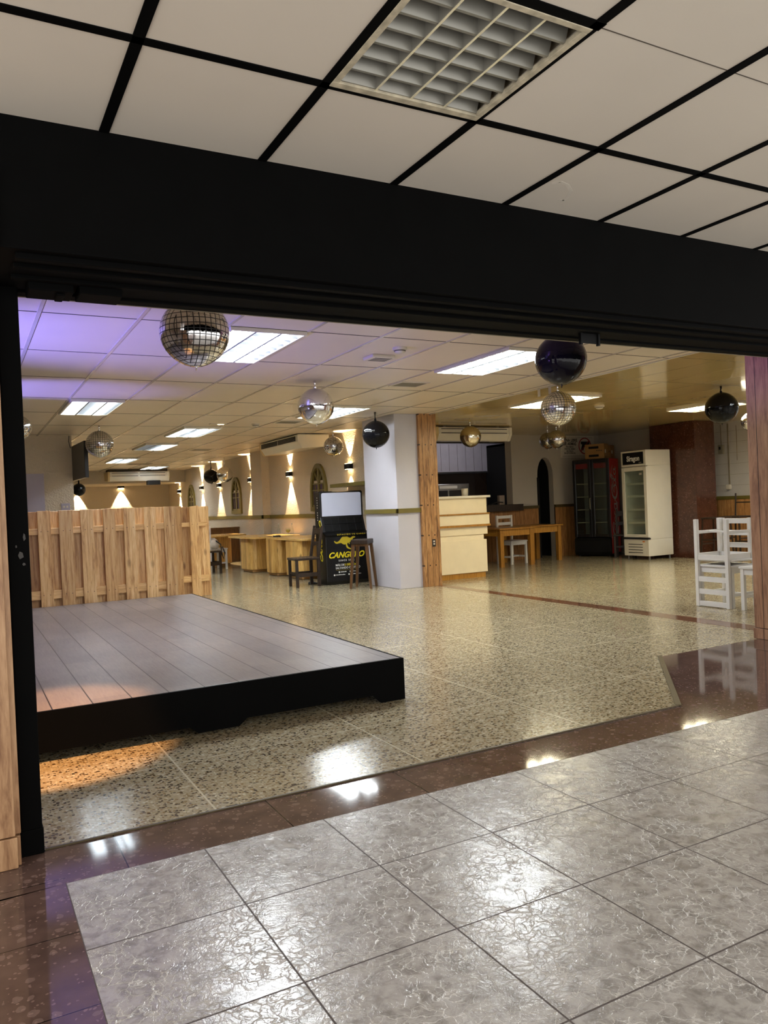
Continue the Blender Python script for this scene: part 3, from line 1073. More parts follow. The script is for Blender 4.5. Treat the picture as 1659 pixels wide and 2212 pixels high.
def arched_window(label, yc, w=0.80, zb=1.235, zt=2.19):
    t = thing('arched_window', label, 'window', (6.36, yc, zb), -PI / 2, 'arched wooden windows')
    h = zt - zb
    sp = h - w * 0.75

    def outline(k, n=12):
        ww = w / 2 - k
        pts = [(-ww, k), (-ww, sp)]
        for i in range(1, n):
            a = PI * (1 - i / n)
            pts.append((math.cos(a) * ww, sp + math.sin(a) * (h - sp - k)))
        pts += [(ww, sp), (ww, k)]
        return pts
    a, b = outline(0), outline(0.085)
    g = MB()
    n = len(a)
    vs = [(p[0], 0, p[1]) for p in a] + [(p[0], 0, p[1]) for p in b] + [(p[0], -0.05, p[1]) for p in a] + [(p[0], -0.05, p[1]) for p in b]
    fs = []
    for i in range(n):
        j = (i + 1) % n
        fs += [(2 * n + i, 2 * n + j, 3 * n + j, 3 * n + i), (i, 2 * n + i, 2 * n + j, j)[::-1], (n + i, n + j, 3 * n + j, 3 * n + i)[::-1]]
    g.add(vs, fs)
    g.build('frame', 'olive', t)
    g = MB()
    g.box(-0.035, 0.035, -0.035, 0, 0.08, h - 0.08)
    for z in (0.42, 0.55):
        g.box(-w / 2 + 0.08, w / 2 - 0.08, -0.03, 0, z - 0.012, z + 0.012)
    for s in (-1, 1):
        g.bar((0, -0.02, 0.55), (s * 0.22, -0.02, 0.83), 0.02, 0.03)
        g.box(s * 0.19 - 0.008, s * 0.19 + 0.008, -0.025, 0, 0.08, 0.55)
    g.box(-w / 2 + 0.08, w / 2 - 0.08, -0.03, 0, 0.08, 0.13)
    g.build('mullion', 'olive', t)
    g = MB()
    g.prism([(p[0], p[1]) for p in outline(0.08) if p[1] > 0.5] + [(w / 2 - 0.08, 0.55), (-w / 2 + 0.08, 0.55)][:0], -0.008, -0.002, 'y')
    g.build('pane', 'dark_pane', t)
    MB().box(-w / 2 + 0.08, w / 2 - 0.08, -0.006, -0.001, 0.08, 0.56).build('pane', 'purple_pane', t)
    return t


arched_window('nearest arched window, rising behind the black kiosk', 14.42)
arched_window('middle arched window, beyond the pilaster and right of the silver balloon', 19.75)
arched_window('farthest arched window on the sconce wall', 24.25)

# ------------------------------------------------------------------ ceiling-hung things
def air_con(label, loc, rz, L, Dp, Hh, body='white_metal', dark=False):
    t = thing('air_conditioner', label, 'air conditioner', loc, rz, 'ceiling air conditioners')
    # local: front -y, length x, hangs from z=0 down
    prof = [(0, -0.02), (0, -Hh * 0.55), (0.08, -Hh), (Dp, -Hh * 0.86), (Dp, -0.02)]
    MB().prism([(p[0], p[1]) for p in prof], -L / 2 + 0.06, L / 2 - 0.06, 'x').build('body', body, t, bevel=0.012)
    for s in (-1, 1):
        g = MB()
        pr = [(-0.01, -0.015), (-0.01, -Hh * 0.55), (0.07, -Hh * 1.03), (Dp + 0.005, -Hh * 0.9), (Dp + 0.005, -0.015)]
        a = s * (L / 2 - 0.07)
        g.prism(pr, a, s * L / 2, 'x').build('end_cap', 'beige_plastic' if s < 0 else body, t, bevel=0.015)
    g = MB()
    for k in range(2):
        x0 = -L / 2 + 0.12 + k * (L - 0.2) / 2
        x1 = x0 + (L - 0.3) / 2
        z0, z1 = -Hh * 0.50, -Hh * 0.18
        g.box(x0, x1, -0.012, -0.004, z0, z0 + 0.012)
        g.box(x0, x1, -0.012, -0.004, z1 - 0.012, z1)
        if dark:
            for q in range(4):
                z = z0 + (z1 - z0) * q / 4
                g.box(x0, x1, -0.011, -0.003, z, z + 0.016)
    g.build('grille', 'ink', t)
    for s in (-1, 1):
        MB().box(s * L * 0.35 - 0.03, s * L * 0.35 + 0.03, 0.1, Dp - 0.1, -0.03, 0.0).build('bracket', 'white_plastic', t)
    return t


air_con('near air conditioner seen end-on above the sconce wall', (5.52, 14.45, H), -PI / 2, 2.1, 0.62, 0.27, dark=True)
a2 = air_con('far air conditioner across the back of the hall', (4.74, 24.0, H - 0.06), 0, 1.80, 0.62, 0.30)
g = MB(); g.box(-0.85, 0.85, 0.05, 0.6, -0.02, 0.06); g.build('mounting_plate', 'joint_and_shadow', a2)
MB().box(0.24, 0.62, 0.02, 0.2, -0.42, -0.29).build('control_box', 'black_metal', a2)
a3 = air_con('air conditioner over the cream counter, behind the gold balloon', (8.45, 11.95, H), 0, 1.72, 0.66, 0.27)

def sphere_mesh(name, m, R, rib=0.02, nu=96, nv=48):
    """foil globe of four gores; UV runs along each gore so the printed grid bends at the seams"""
    verts, faces, uvs = [], [], []
    for j in range(nv + 1):
        lat = -PI / 2 + PI * j / nv
        for i in range(nu + 1):
            lon = 2 * PI * i / nu
            q = (lon / (PI / 2)) % 1.0
            d = min(q, 1 - q) * (PI / 2)
            dent = rib * math.exp(-(d / 0.05) ** 2) * math.cos(lat)
            pk = 0.006 * math.exp(-(d / 0.16) ** 2) * math.sin(lat * 34) * math.cos(lat)
            r = R * (1 - dent + pk)
            # pinched poles
            zz = R * math.sin(lat) * (0.965 + 0.035 * abs(math.sin(lat)) ** 8)
            verts.append((r * math.cos(lat) * math.cos(lon), r * math.cos(lat) * math.sin(lon), zz))
    me = bpy.data.meshes.new(name)
    for j in range(nv):
        for i in range(nu):
            a = j * (nu + 1) + i
            faces.append((a, a + 1, a + nu + 2, a + nu + 1))
            lonm = 2 * PI * (i + 0.5) / nu
            lc = (math.floor(lonm / (PI / 2)) + 0.5) * PI / 2
            for jj, ii in ((j, i), (j, i + 1), (j + 1, i + 1), (j + 1, i)):
                la = -PI / 2 + PI * jj / nv
                lo = 2 * PI * ii / nu
                uvs.append(((lo - lc) * math.cos(la), la))
    me.from_pydata(verts, [], faces)
    uvl = me.uv_layers.new(name='UVMap')
    k = 0
    for p in me.polygons:
        p.use_smooth = True
        for li in p.loop_indices:
            uvl.data[li].uv = uvs[k]
            k += 1
    me.materials.append(MT[m])
    return me


GLOBE = {}
def balloon(label, kind, c, dia, group, rz=0.0, tail=True):
    R = dia / 2
    t = thing('foil_balloon', label, 'balloon', c, rz, group)
    key = kind
    if key not in GLOBE:
        GLOBE[key] = sphere_mesh('globe_' + kind, kind, 1.0)
    o = bpy.data.objects.new('globe', GLOBE[key])
    COL.objects.link(o)
    o.parent = t
    o.scale = (R, R, R)
    g = MB()
    top = H - c[2]
    g.tube([(0, 0, R * 0.97), (0.004, 0.003, R * 0.97 + (top - R) * 0.4), (-0.003, 0, R * 0.97 + (top - R) * 0.7), (0, 0, top)], [0.022, 0.008, 0.012, 0.016], 8)
    g.build('tail', kind if kind != 'disco' else 'silver', t, smooth=True)
    g = MB()
    g.tube([(0, 0, -R * 0.97), (0.002, 0, -R * 1.0 - 0.006), (0, 0.002, -R - 0.022)], [0.012, 0.005, 0.003], 6)
    g.build('nozzle', kind if kind != 'disco' else 'silver', t, smooth=True)
    return t


DG, BG, SG = 'mirror-grid foil balloons', 'black foil balloons', 'silver foil balloons'
balloon('largest mirror-grid balloon, hanging just behind the black fascia at left', 'disco', (1.31, 4.76, 2.405), 0.42, DG, 0.75)
balloon('largest black balloon, hanging just behind the black fascia at right', 'black_foil', (4.28, 4.83, 2.405), 0.41, BG, 0.6)
balloon('mirror-grid balloon under the beige ceiling, right below the largest black one', 'disco', (6.54, 7.46, 2.40), 0.43, DG, 0.5)
balloon('dull mirror-grid balloon beside the weapons sign', 'disco', (10.2, 11.72, 2.43), 0.355, DG, 0.9)
balloon('mirror-grid balloon almost hidden behind the one beside the weapons sign', 'disco', (10.45, 12.27, 2.45), 0.34, DG, 0.2)
balloon('big plain silver balloon in the middle of the hall ceiling', 'silver', (3.47, 7.88, 2.41), 0.40, SG, 0.35)
balloon('black balloon in front of the pale column', 'black_foil', (5.50, 10.32, 2.36), 0.41, BG, 0.9)
balloon('mirror-grid balloon beside the near air conditioner', 'disco', (5.92, 12.74, 2.39), 0.355, DG, 0.3)
balloon('mirror-grid balloon hanging above the pine fence', 'disco', (1.91, 12.52, 2.41), 0.41, DG, 0.6)
balloon('mirror-grid balloon cut off by the black door post', 'disco', (0.69, 10.75, 2.46), 0.30, DG, 0.2)
balloon('small black balloon touching a silver one near the sconce wall', 'black_foil', (6.0, 20.8, 2.27), 0.40, BG, 0.2)
balloon('small silver balloon touching a black one near the sconce wall', 'silver', (5.98, 19.5, 2.25), 0.41, SG, 0.2)
balloon('small black balloon beside the broad pier, above the fence', 'black_foil', (2.72, 21.5, 2.03), 0.33, BG, 0.2)
balloon('champagne-gold balloon in front of the air conditioner over the counter', 'gold', (7.75, 11.1, 2.41), 0.365, 'gold foil balloons', 0.6)
balloon('black balloon at the right, in front of the white block wall', 'black_foil', (8.96, 7.01, 2.40), 0.42, BG, 1.0)
balloon('silver balloon almost hidden by the right pillar', 'silver', (10.9, 8.0, 2.36), 0.30, SG, 1.0)
tag(MB().box(5.47, 5.53, 10.295, 10.303, 2.62, 2.68).build('tape_tab', 'tape', None), 'clear tape on the black balloon in front of the pale column', 'tape')

def vent(label, x0, x1, y0, y1, m='joint_and_shadow'):
    t = thing('ceiling_vent', label, 'vent', ((x0 + x1) / 2, (y0 + y1) / 2, H), 0, 'ceiling vents')
    w, d = (x1 - x0) / 2, (y1 - y0) / 2
    g = MB()
    for a in ((-w, w, -d, -d + 0.025), (-w, w, d - 0.025, d), (-w, -w + 0.025, -d + 0.025, d - 0.025), (w - 0.025, w, -d + 0.025, d - 0.025)):
        g.box(*a, -0.012, 0)
    g.build('frame', 'white_plastic', t)
    MB().box(-w + 0.02, w - 0.02, -d + 0.02, d - 0.02, -0.002, 0).build('backing', m, t)
    g = MB()
    n = max(3, int(2 * d / 0.03))
    for i in range(n):
        y = -d + 0.035 + (2 * d - 0.07) * i / (n - 1)
        g.box(-w + 0.025, w - 0.025, y - 0.004, y + 0.004, -0.010, -0.003)
    g.build('slat', 'grey_box', t)
    return t


vent('grey slatted vent above the pale column', 4.44, 4.82, 7.66, 7.98)
vent('dark vent in the ceiling left of the big silver balloon', 4.45, 4.85, 11.5, 11.85)
vent('small dark vent in the ceiling above the silver and black pair', 4.5, 4.95, 16.85, 17.25)
vent('small dark vent before the farthest ceiling light', 4.0, 4.6, 21.4, 21.9)


def detector(label, x, y, r=0.065):
    t = thing('smoke_detector', label, 'smoke detector', (x, y, H), 0, 'smoke detectors')
    MB().lathe([(r, 0), (r, -0.018), (r * 0.9, -0.024)], 24).build('base', 'white_plastic', t, smooth=False)
    MB().lathe([(r * 0.78, -0.024), (r * 0.72, -0.042), (r * 0.4, -0.052), (0.001, -0.054)], 24).build('cap', 'white_plastic', t, smooth=True)
    g = MB()
    g.lathe([(r * 0.80, -0.028), (r * 0.80, -0.034), (r * 0.7, -0.034)], 24)
    g.build('slot', 'joint_and_shadow', t)
    return t


detector('smoke detector on the near ceiling left of the bright light', 3.49, 6.03)
detector('smoke detector farther in, past the big silver balloon', 4.22, 12.0)
detector('round detector on the beige ceiling right of the mirror balloon', 8.73, 9.02, 0.075)
t = thing('emergency_light', 'flat white emergency light next to the near smoke detector', 'emergency light', (3.50, 6.44, H))
MB().box(-0.12, 0.12, -0.1, 0.1, -0.03, 0).build('case', 'white_plastic', t, bevel=0.008)
g = MB()
for i in range(5):
    g.box(-0.08, 0.10, -0.075 + i * 0.035, -0.062 + i * 0.035, -0.0315, -0.03)
g.build('slot', 'joint_and_shadow', t)
tag(MB().box(6.470, 6.473, 7.705, 7.755, H - 0.11, H).build('paper_strip', 'paper', None), 'pale paper strip hanging from the ceiling moulding, left one', 'paper strip', 'paper strips')
tag(MB().box(6.470, 6.473, 7.50, 7.55, H - 0.11, H).build('paper_strip', 'paper', None), 'pale paper strip hanging from the ceiling moulding, right one', 'paper strip', 'paper strips')
t = thing('ceiling_slot', 'slim recessed downlight near the lit panel over the fence', 'downlight', (3.62, 12.05, H))
MB().box(-0.13, 0.13, -0.05, 0.05, -0.012, 0).build('frame', 'white_plastic', t)
MB().box(0.0, 0.09, -0.02, 0.02, -0.015, -0.012).build('lamp', 'glow', t)

# TV on the pier
t = thing('television', 'black television hanging beside the broad pier', 'television', (1.745, 13.68, 1.93), math.radians(-87.2))
MB().box(-0.66, 0.66, -0.03, 0.03, 0, 0.58).build('panel', 'black_satin', t, bevel=0.006)
MB().box(-0.64, 0.64, 0.03, 0.032, 0.02, 0.56).build('screen', 'black_foil', t)
MB().cyl((-0.45, -0.04, 0.3), (-0.45, -0.04, 0.76), 0.02).build('mount_pole', 'black_metal', t)
g = MB(); g.tube([(-0.40, -0.05, 0.55), (-0.36, -0.08, 0.66), (-0.42, -0.06, 0.76)], 0.006, 6); g.build('cable', 'ink', t)
t = thing('wall_socket', 'double socket low on the broad pier above the fence', 'socket', (1.56, 14.1, 1.44))
MB().box(-0.07, 0.07, -0.012, 0, 0, 0.115).build('plate', 'lilac', t, bevel=0.003)
g = MB(); g.box(-0.04, -0.01, -0.016, -0.012, 0.04, 0.075); g.box(0.01, 0.04, -0.016, -0.012, 0.04, 0.075); g.build('outlet', 'white_plastic', t)
t = thing('wall_socket', 'black double socket on the knotty wood pilaster', 'socket', (6.474, 10.38, 0.62))
MB().box(-0.03, 0.03, -0.008, 0, 0, 0.115).build('plate', 'ink', t, bevel=0.002)
g = MB()
for z in (0.03, 0.07):
    g.box(-0.014, 0.014, -0.012, -0.008, z, z + 0.025)
g.build('outlet', 'paper', t)

# ------------------------------------------------------------------ stage
ST = 0.2755
t = thing('stage', 'low black stage with grey plank top in front of the fence', 'stage', (0, 0, 0))
MB().box(-2.17, 2.545, 4.575, 9.95, ST - 0.022, ST).build('deck', 'stage', t, bevel=0.002)
g = MB()
def valance(x0, x1, y):
    zb, zt = 0.055, ST - 0.001
    pts = [(x0, zt), (x0, 0), (x0 + 0.18, 0), (x0 + 0.24, zb), (1.12, zb), (1.17, 0.015), (1.42, 0.015), (1.47, zb), (x1 - 0.24, zb), (x1 - 0.18, 0), (x1, 0), (x1, zt)]
    g.prism(pts, y, y + 0.02, 'y')
valance(-2.19, 2.565, 4.555)
g.build('front_skirt', 'black', t)
g = MB()
g.prism([(4.575, ST - 0.001), (4.575, 0), (4.75, 0), (4.80, 0.055), (9.75, 0.055), (9.8, 0), (9.97, 0), (9.97, ST - 0.001)], 2.545, 2.565, 'x')
g.box(-2.19, 2.54, 9.95, 9.97, 0.05, ST - 0.022)
g.build('side_skirt', 'black', t)
g = MB()
for x in (-1.9, 0.2, 1.3, 2.4):
    for y in (6.2, 8.2, 9.7):
        g.box(x, x + 0.09, y, y + 0.09, 0, ST - 0.022)
g.build('support_block', 'black', t)

# ------------------------------------------------------------------ fences
def fence(label, x0, x1, y, h, rails, bw, zbot=0.0, uneven=0.0, seed=1):
    rnd = random.Random(seed)
    t = thing('pine_fence', label, 'fence', (0, y, 0), 0, 'pine board fences')
    gb, gf = MB(), MB()
    n = int(round((x1 - x0) / bw))
    bw = (x1 - x0) / n
    for i in range(n):
        a = x0 + i * bw
        w = bw * (0.98 + 0.12 * rnd.random())
        if i % 2 == 0:
            xb0, xb1 = a - 0.012 + rnd.uniform(-.008, .008), a + w + 0.0
            gf.prism([(xb0, zbot + 0.002), (xb1, zbot + 0.002), (xb1 + rnd.uniform(-.006, .006), h + rnd.uniform(-.004, 0) * 1 + uneven * rnd.random()), (xb0 + rnd.uniform(-.006, .006), h)], -0.046, -0.024, 'y')
        else:
            gb.prism([(a - 0.035, zbot + 0.004), (a + bw + 0.035, zbot + 0.004), (a + bw + 0.035, h - rnd.uniform(0, .01)), (a - 0.035, h - rnd.uniform(0, .01) + uneven * rnd.random())], 0.024, 0.042, 'y')
    gb.build('back_board', 'pine', t, bevel=0.002, seg=1)
    gf.build('front_board', 'pine', t, bevel=0.002, seg=1)
    for z0, z1 in rails:
        MB().box(x0 + 0.005, x1 - 0.005, -0.023, 0.023, z0, z1).build('rail', 'pine_x', t, bevel=0.003, seg=1)
    g = MB()
    for i in range(0, n, 2):
        a = x0 + (i + 0.5) * bw
        for z0, z1 in rails:
            for s in (-1, 1):
                g.cyl((a + s * bw * 0.3, -0.048, (z0 + z1) / 2), (a + s * bw * 0.3, -0.045, (z0 + z1) / 2), 0.005, n=6)
    o = g.build('nail_head', 'ink', t)
    o['kind'] = 'stuff'
    return t


fence('long pine board fence standing behind the stage', -0.42, 2.39, 10.05, 1.40, [(0.355, 0.46), (1.12, 1.195)], 0.122, 0.0, 0.0, 3)
fence('short farther pine fence section showing right of the long one', 1.75, 3.39, 12.10, 1.405, [(0.235, 0.335), (1.095, 1.16)], 0.137, 0.0, 0.03, 9)

# ------------------------------------------------------------------ chairs
def splat(g, x0, x1, y, z0, z1, th, arch):
    n = 8
    top = [(x0 + (x1 - x0) * i / n, z1) for i in range(n + 1)]
    bot = [(x0 + (x1 - x0) * i / n, z0 + arch * math.sin(PI * i / n)) for i in range(n + 1)]
    g.prism(bot + top[::-1], y - th / 2, y + th / 2, 'y')


def white_chair(label, loc, rz, group, m='white_paint_wood', rot=None):
    """front -y; three ladder slats at the back"""
    t = thing('ladder_back_chair', label, 'chair', loc, rz, group)
    w, d, p = 0.20, 0.195, 0.042
    for s in (-1, 1):
        MB().bar((s * w, d, 0), (s * w, d, 0.985), p, p).build('back_post', m, t, bevel=0.004)
        MB().bar((s * w, -d, 0), (s * w, -d, 0.45), p, p).build('leg', m, t, bevel=0.004)
    MB().box(-w - 0.03, w + 0.03, -d - 0.035, d - 0.022, 0.45, 0.475).build('seat', m, t, bevel=0.006)
    g = MB()
    g.box(-w + 0.02, w - 0.02, -d - 0.012, -d + 0.012, 0.385, 0.449)
    g.box(-w + 0.02, w - 0.02, d - 0.012, d + 0.012, 0.40, 0.46)
    for s in (-1, 1):
        g.box(s * w - 0.012, s * w + 0.012, -d + 0.02, d - 0.02, 0.385, 0.449)
    g.build('apron', m, t, bevel=0.003)
    for z in (0.645, 0.785, 0.92):
        MB().box(-w + 0.02, w - 0.02, d - 0.012, d + 0.012, z, z + 0.058).build('slat', m, t, bevel=0.003)
    g = MB()
    for s in (-1, 1):
        g.box(s * w - 0.011, s * w + 0.011, -d + 0.02, d - 0.02, 0.13, 0.165)
    g.box(-w + 0.02, w - 0.02, -0.012, 0.012, 0.135, 0.16)
    g.build('stretcher', m, t, bevel=0.003)
    if rot:
        t.rotation_euler = rot
    return t


WG = 'white ladder-back chairs'
wc = white_chair('white chair standing upright under the upside-down one', (7.60, 5.95, 0), -PI / 2, WG)
# inverted: rotate 180 about x (front goes to +y), then turn its back towards -x
dup(wc, (7.545, 5.95, 0.987), 0, 'white chair turned upside down on top of another white chair', WG, (PI, 0, -PI / 2))
dup(wc, (7.58, 5.39, 0), -PI / 2, 'white chair beside the stacked pair, half hidden by the right pillar', WG)
dup(wc, (9.83, 12.78, 0), 0.12, 'white chair pushed under the honey-coloured table', WG)
dup(wc, (5.05, 17.55, 0), PI / 2 + 0.2, 'white chair with a bag, seen past the right end of the fence', WG)


def dark_chair(label, loc, rz, group=None):
    t = thing('rustic_chair', label, 'chair', loc, rz, group)
    w, d = 0.18, 0.19
    for s in (-1, 1):
        MB().bar((s * w, -d, 0), (s * w, -d, 0.45), 0.045, 0.045).build('leg', 'dark_wood', t, bevel=0.004)
        g = MB()
        g.bar((s * w, d, 0), (s * w, d, 0.47), 0.045, 0.05)
        g.bar((s * w, d, 0.46), (s * w, d + 0.09, 1.0), 0.045, 0.045, 0.036, 0.036)
        g.build('back_post', 'dark_wood', t, bevel=0.004)
    MB().box(-w - 0.035, w + 0.035, -d - 0.035, d + 0.02, 0.445, 0.485).build('seat', 'dark_wood', t, bevel=0.01)
    for z0, z1, yy, ar in ((0.84, 0.96, 0.073, 0.03), (0.645, 0.735, 0.04, 0.03)):
        g = MB()
        splat(g, -w + 0.015, w - 0.015, d + yy, z0, z1, 0.022, ar)
        g.build('splat', 'dark_wood', t, bevel=0.003)
    g = MB()
    for s in (-1, 1):
        g.box(s * w - 0.012, s * w + 0.012, -d + 0.02, d - 0.02, 0.17, 0.235)
    g.box(-w + 0.02, w - 0.02, -d - 0.01, -d + 0.012, 0.21, 0.25)
    g.build('stretcher', 'dark_wood', t, bevel=0.003)
    g = MB()
    for i in range(6):
        for s in (-1, 1):
            g.lathe([(0.006, 0), (0.005, 0.003), (0.001, 0.005)], 6, (s * (w + 0.005), -d + 0.02 + i * 0.065, 0.484))
    g.build('stud', 'beige_plastic', t)
    return t


RG = 'dark rustic chairs'
dc = dark_chair('dark wooden chair standing next to the black kiosk', (5.02, 12.17, 0), -PI / 2 - 0.05, RG)
dup(dc, (12.2, 12.02, 0), -0.9, 'dark chair squeezed between the red-sided and the white fridge', RG)
dup(dc, (4.62, 16.5, 0), PI / 2 + 0.15, 'dark chair just past the right edge of the fence', RG)

# bar stools
t = thing('bar_stool', 'brown wooden backless stool in front of the black kiosk', 'stool', (5.60, 11.13, 0), 0.82)
MB().box(-0.175, 0.175, -0.14, 0.14, 0.70, 0.775).build('seat', 'dark_wood', t, bevel=0.012)
for sx in (-1, 1):
    for sy in (-1, 1):
        MB().bar((sx * 0.165, sy * 0.165, 0), (sx * 0.13, sy * 0.11, 0.70), 0.036, 0.036, 0.05, 0.05).build('leg', 'brown_wood', t, bevel=0.003)
MB().box(-0.13, 0.13, -0.10, 0.10, 0.665, 0.70).build('apron', 'brown_wood', t)

def metal_stool(label, loc, rz, back):
    t = thing('bar_chair', label, 'bar chair', loc, rz)
    MB().box(-0.2, 0.2, -0.2, 0.2, 0.775, 0.81).build('seat', 'dark_wood', t, bevel=0.01)
    for sx in (-1, 1):
        for sy in (-1, 1):
            MB().bar((sx * 0.21, sy * 0.21, 0), (sx * 0.17, sy * 0.17, 0.78), 0.024, 0.024).build('leg', 'dark_wood', t)
    g = MB()
    for sy in (-1, 1):
        g.box(-0.19, 0.19, sy * 0.195 - 0.01, sy * 0.195 + 0.01, 0.30, 0.325)
        g.box(sy * 0.195 - 0.01, sy * 0.195 + 0.01, -0.19, 0.19, 0.38, 0.405)
    g.build('stretcher', 'dark_wood', t)
    if back:
        for s in (-1, 1):
            MB().cyl((s * 0.18, 0.19, 0.80), (s * 0.18, 0.22, back), 0.016, n=8).build('back_post', 'dark_wood', t)
        MB().box(-0.17, 0.17, 0.20, 0.22, back - 0.19, back - 0.165).build('back_rail', 'dark_wood', t)
    return t
metal_stool('dark backless bar stool in front of the red granite column', (12.45, 9.95, 0), 0.1, 0)
metal_stool('dark bar chair with tall thin back posts behind the white chairs', (13.0, 9.92, 0), -PI / 2, 1.24)

# ------------------------------------------------------------------ pine tables
def drum(t, cx, cy, w, d):
    g = MB()
    pts = []
    for sx, sy, order in ((1, -1, 0), (1, 1, 1), (-1, 1, 2), (-1, -1, 3)):
        for k in range(4):
            a = -PI / 2 + order * PI / 2 + (PI / 2) * k / 3
            pts.append((cx + sx * (w / 2 - 0.14) + 0.14 * math.cos(a), cy + sy * (d / 2 - 0.14) + 0.14 * math.sin(a)))
    n = len(pts)
    for i in range(n):
        p, q = Vector(pts[i]), Vector(pts[(i + 1) % n])
        L = (q - p).length
        m = max(1, int(L / 0.10))
        for k in range(m):
            a, b = p.lerp(q, k / m), p.lerp(q, (k + 1) / m)
            nrm = Vector((q.y - p.y, p.x - q.x)).normalized() * 0.018
            g.prism([(a.x, a.y), (b.x, b.y), (b.x - nrm.x, b.y - nrm.y), (a.x - nrm.x, a.y - nrm.y)], 0.062, 0.715, 'z')
    g.build('pedestal', 'pine_table', t)
    MB().box(cx - w / 2 + 0.05, cx + w / 2 - 0.05, cy - d / 2 + 0.05, cy + d / 2 - 0.05, 0, 0.065).build('plinth', 'pine_x', t, bevel=0.03)


def slab(t, x0, x1, y0, y1, r=0.16):
    pts = []
    for cx, cy, o in ((x1 - r, y0 + r, 0), (x1 - r, y1 - r, 1), (x0 + r, y1 - r, 2), (x0 + r, y0 + r, 3)):
        for k in range(6):
            a = -PI / 2 + o * PI / 2 + (PI / 2) * k / 5
            pts.append((cx + r * math.cos(a), cy + r * math.sin(a)))
    MB().prism(pts, 0.715, 0.752, 'z').build('tabletop', 'pine_top', t, bevel=0.004)


t = thing('pine_table', 'near pine table on two plank drums, bottles standing on it', 'table', (0, 0, 0), 0, 'pine drum tables')
slab(t, 5.36, 6.30, 13.05, 15.05)
drum(t, 5.72, 13.62, 0.68, 0.80)
drum(t, 5.68, 14.72, 0.66, 0.62)
t = thing('pine_table', 'farther pine table on plank drums behind the bottles', 'table', (0, 0, 0), 0, 'pine drum tables')
slab(t, 5.22, 6.30, 15.3, 17.1)
drum(t, 5.65, 16.1, 0.72, 0.75)
t = thing('pine_table', 'pine table top half hidden by the fence, by the white chair', 'table', (0, 0, 0), 0, 'pine drum tables')
slab(t, 4.75, 6.0, 17.95, 19.3)
drum(t, 5.4, 18.7, 0.7, 0.7)
t = thing('bench_partition', 'low brown wooden partition behind the white chair', 'partition', (6.0, 19.7, 0))
MB().box(-0.42, 0.35, 0, 0.05, 0, 0.86).build('panel', 'brown_wood', t)
MB().box(-0.45, 0.35, -0.05, 0.1, 0.86, 0.90).build('cap', 'brown_wood', t)


def bottle(label, loc):
    t = thing('glass_bottle', label, 'bottle', loc, 0, 'clear glass bottles')
    MB().lathe([(0.033, 0), (0.036, 0.01), (0.036, 0.12), (0.030, 0.155), (0.014, 0.19), (0.012, 0.235), (0.015, 0.24)], 16).build('body', 'clear', t, smooth=True)
    MB().lathe([(0.012, 0.24), (0.013, 0.25), (0.009, 0.265), (0.001, 0.268)], 10).build('stopper', 'white_plastic', t, smooth=True)
    return t
bottle('clear bottle on the near pine table, left of the wine glass', (5.66, 14.98, 0.752))
bottle('clear bottle on the near pine table, right of the wine glass', (5.80, 14.61, 0.752))
t = thing('wine_glass', 'wine glass with a pale yellow drink on the near pine table', 'wine glass', (5.68, 14.52, 0.752))
MB().lathe([(0.034, 0), (0.03, 0.004), (0.005, 0.008), (0.004, 0.08)], 16).build('stem', 'clear', t, smooth=True)
MB().lathe([(0.004, 0.08), (0.035, 0.10), (0.046, 0.13), (0.045, 0.165), (0.040, 0.18)], 16).build('bowl', 'clear', t, smooth=True)
MB().lathe([(0.003, 0.083), (0.033, 0.102), (0.043, 0.128), (0.043, 0.145)], 16).build('drink', 'drink', t, smooth=True)
t = thing('cable_bundle', 'dark tangled cable bundle lying beside the bottles', 'cable', (5.60, 14.80, 0.752))
g = MB()
pts = []
for i in range(60):
    a = i * 0.55
    pts.append((0.10 * math.cos(a) * (0.6 + 0.4 * math.sin(i)) - 0.05, 0.13 * math.sin(a * 0.83), 0.008 + 0.018 * abs(math.sin(i * 0.9))))
g.tube(pts, 0.007, 6)
g.build('cord', 'ink', t, smooth=True)
t = thing('canvas_bag', 'pale bag with a black strap hanging on the white chair', 'bag', (4.98, 17.40, 0.476))
g = MB()
g.lathe([(0.10, 0), (0.14, 0.03), (0.15, 0.10), (0.11, 0.20), (0.05, 0.24)], 12)
g.build('body', 'bag', t, smooth=True)
g = MB()
g.tube([(0.05, -0.1, 0.18), (0.12, -0.22, 0.10), (0.13, -0.26, -0.12), (0.16, -0.27, -0.22), (0.2, -0.26, -0.10), (0.16, -0.2, 0.05)], 0.014, 6)
g.build('strap', 'ink', t, smooth=True)

# ------------------------------------------------------------------ kiosk
R90 = (PI / 2, 0, 0)
K = thing('charging_kiosk', 'black phone charging kiosk with yellow kangaroo lettering beside the column', 'kiosk', (5.325, 11.93, 0), -0.035)
KW = 0.80
g = MB()
prof = [(0.03, 0.0), (0.0, 0.06), (0.0, 0.82), (0.10, 0.87), (0.20, 1.13), (0.20, 1.555), (0.24, 1.575), (0.44, 1.575), (0.44, 0.0)]
g.prism(prof, 0, KW, 'x')
g.build('cabinet', 'black_satin', K, bevel=0.01)
g = MB()
g.prism([(-0.015, 0.80), (-0.03, 0.835), (0.11, 0.885), (0.11, 0.86)], -0.005, KW + 0.005, 'x')
g.build('shelf', 'black_metal', K, bevel=0.004)
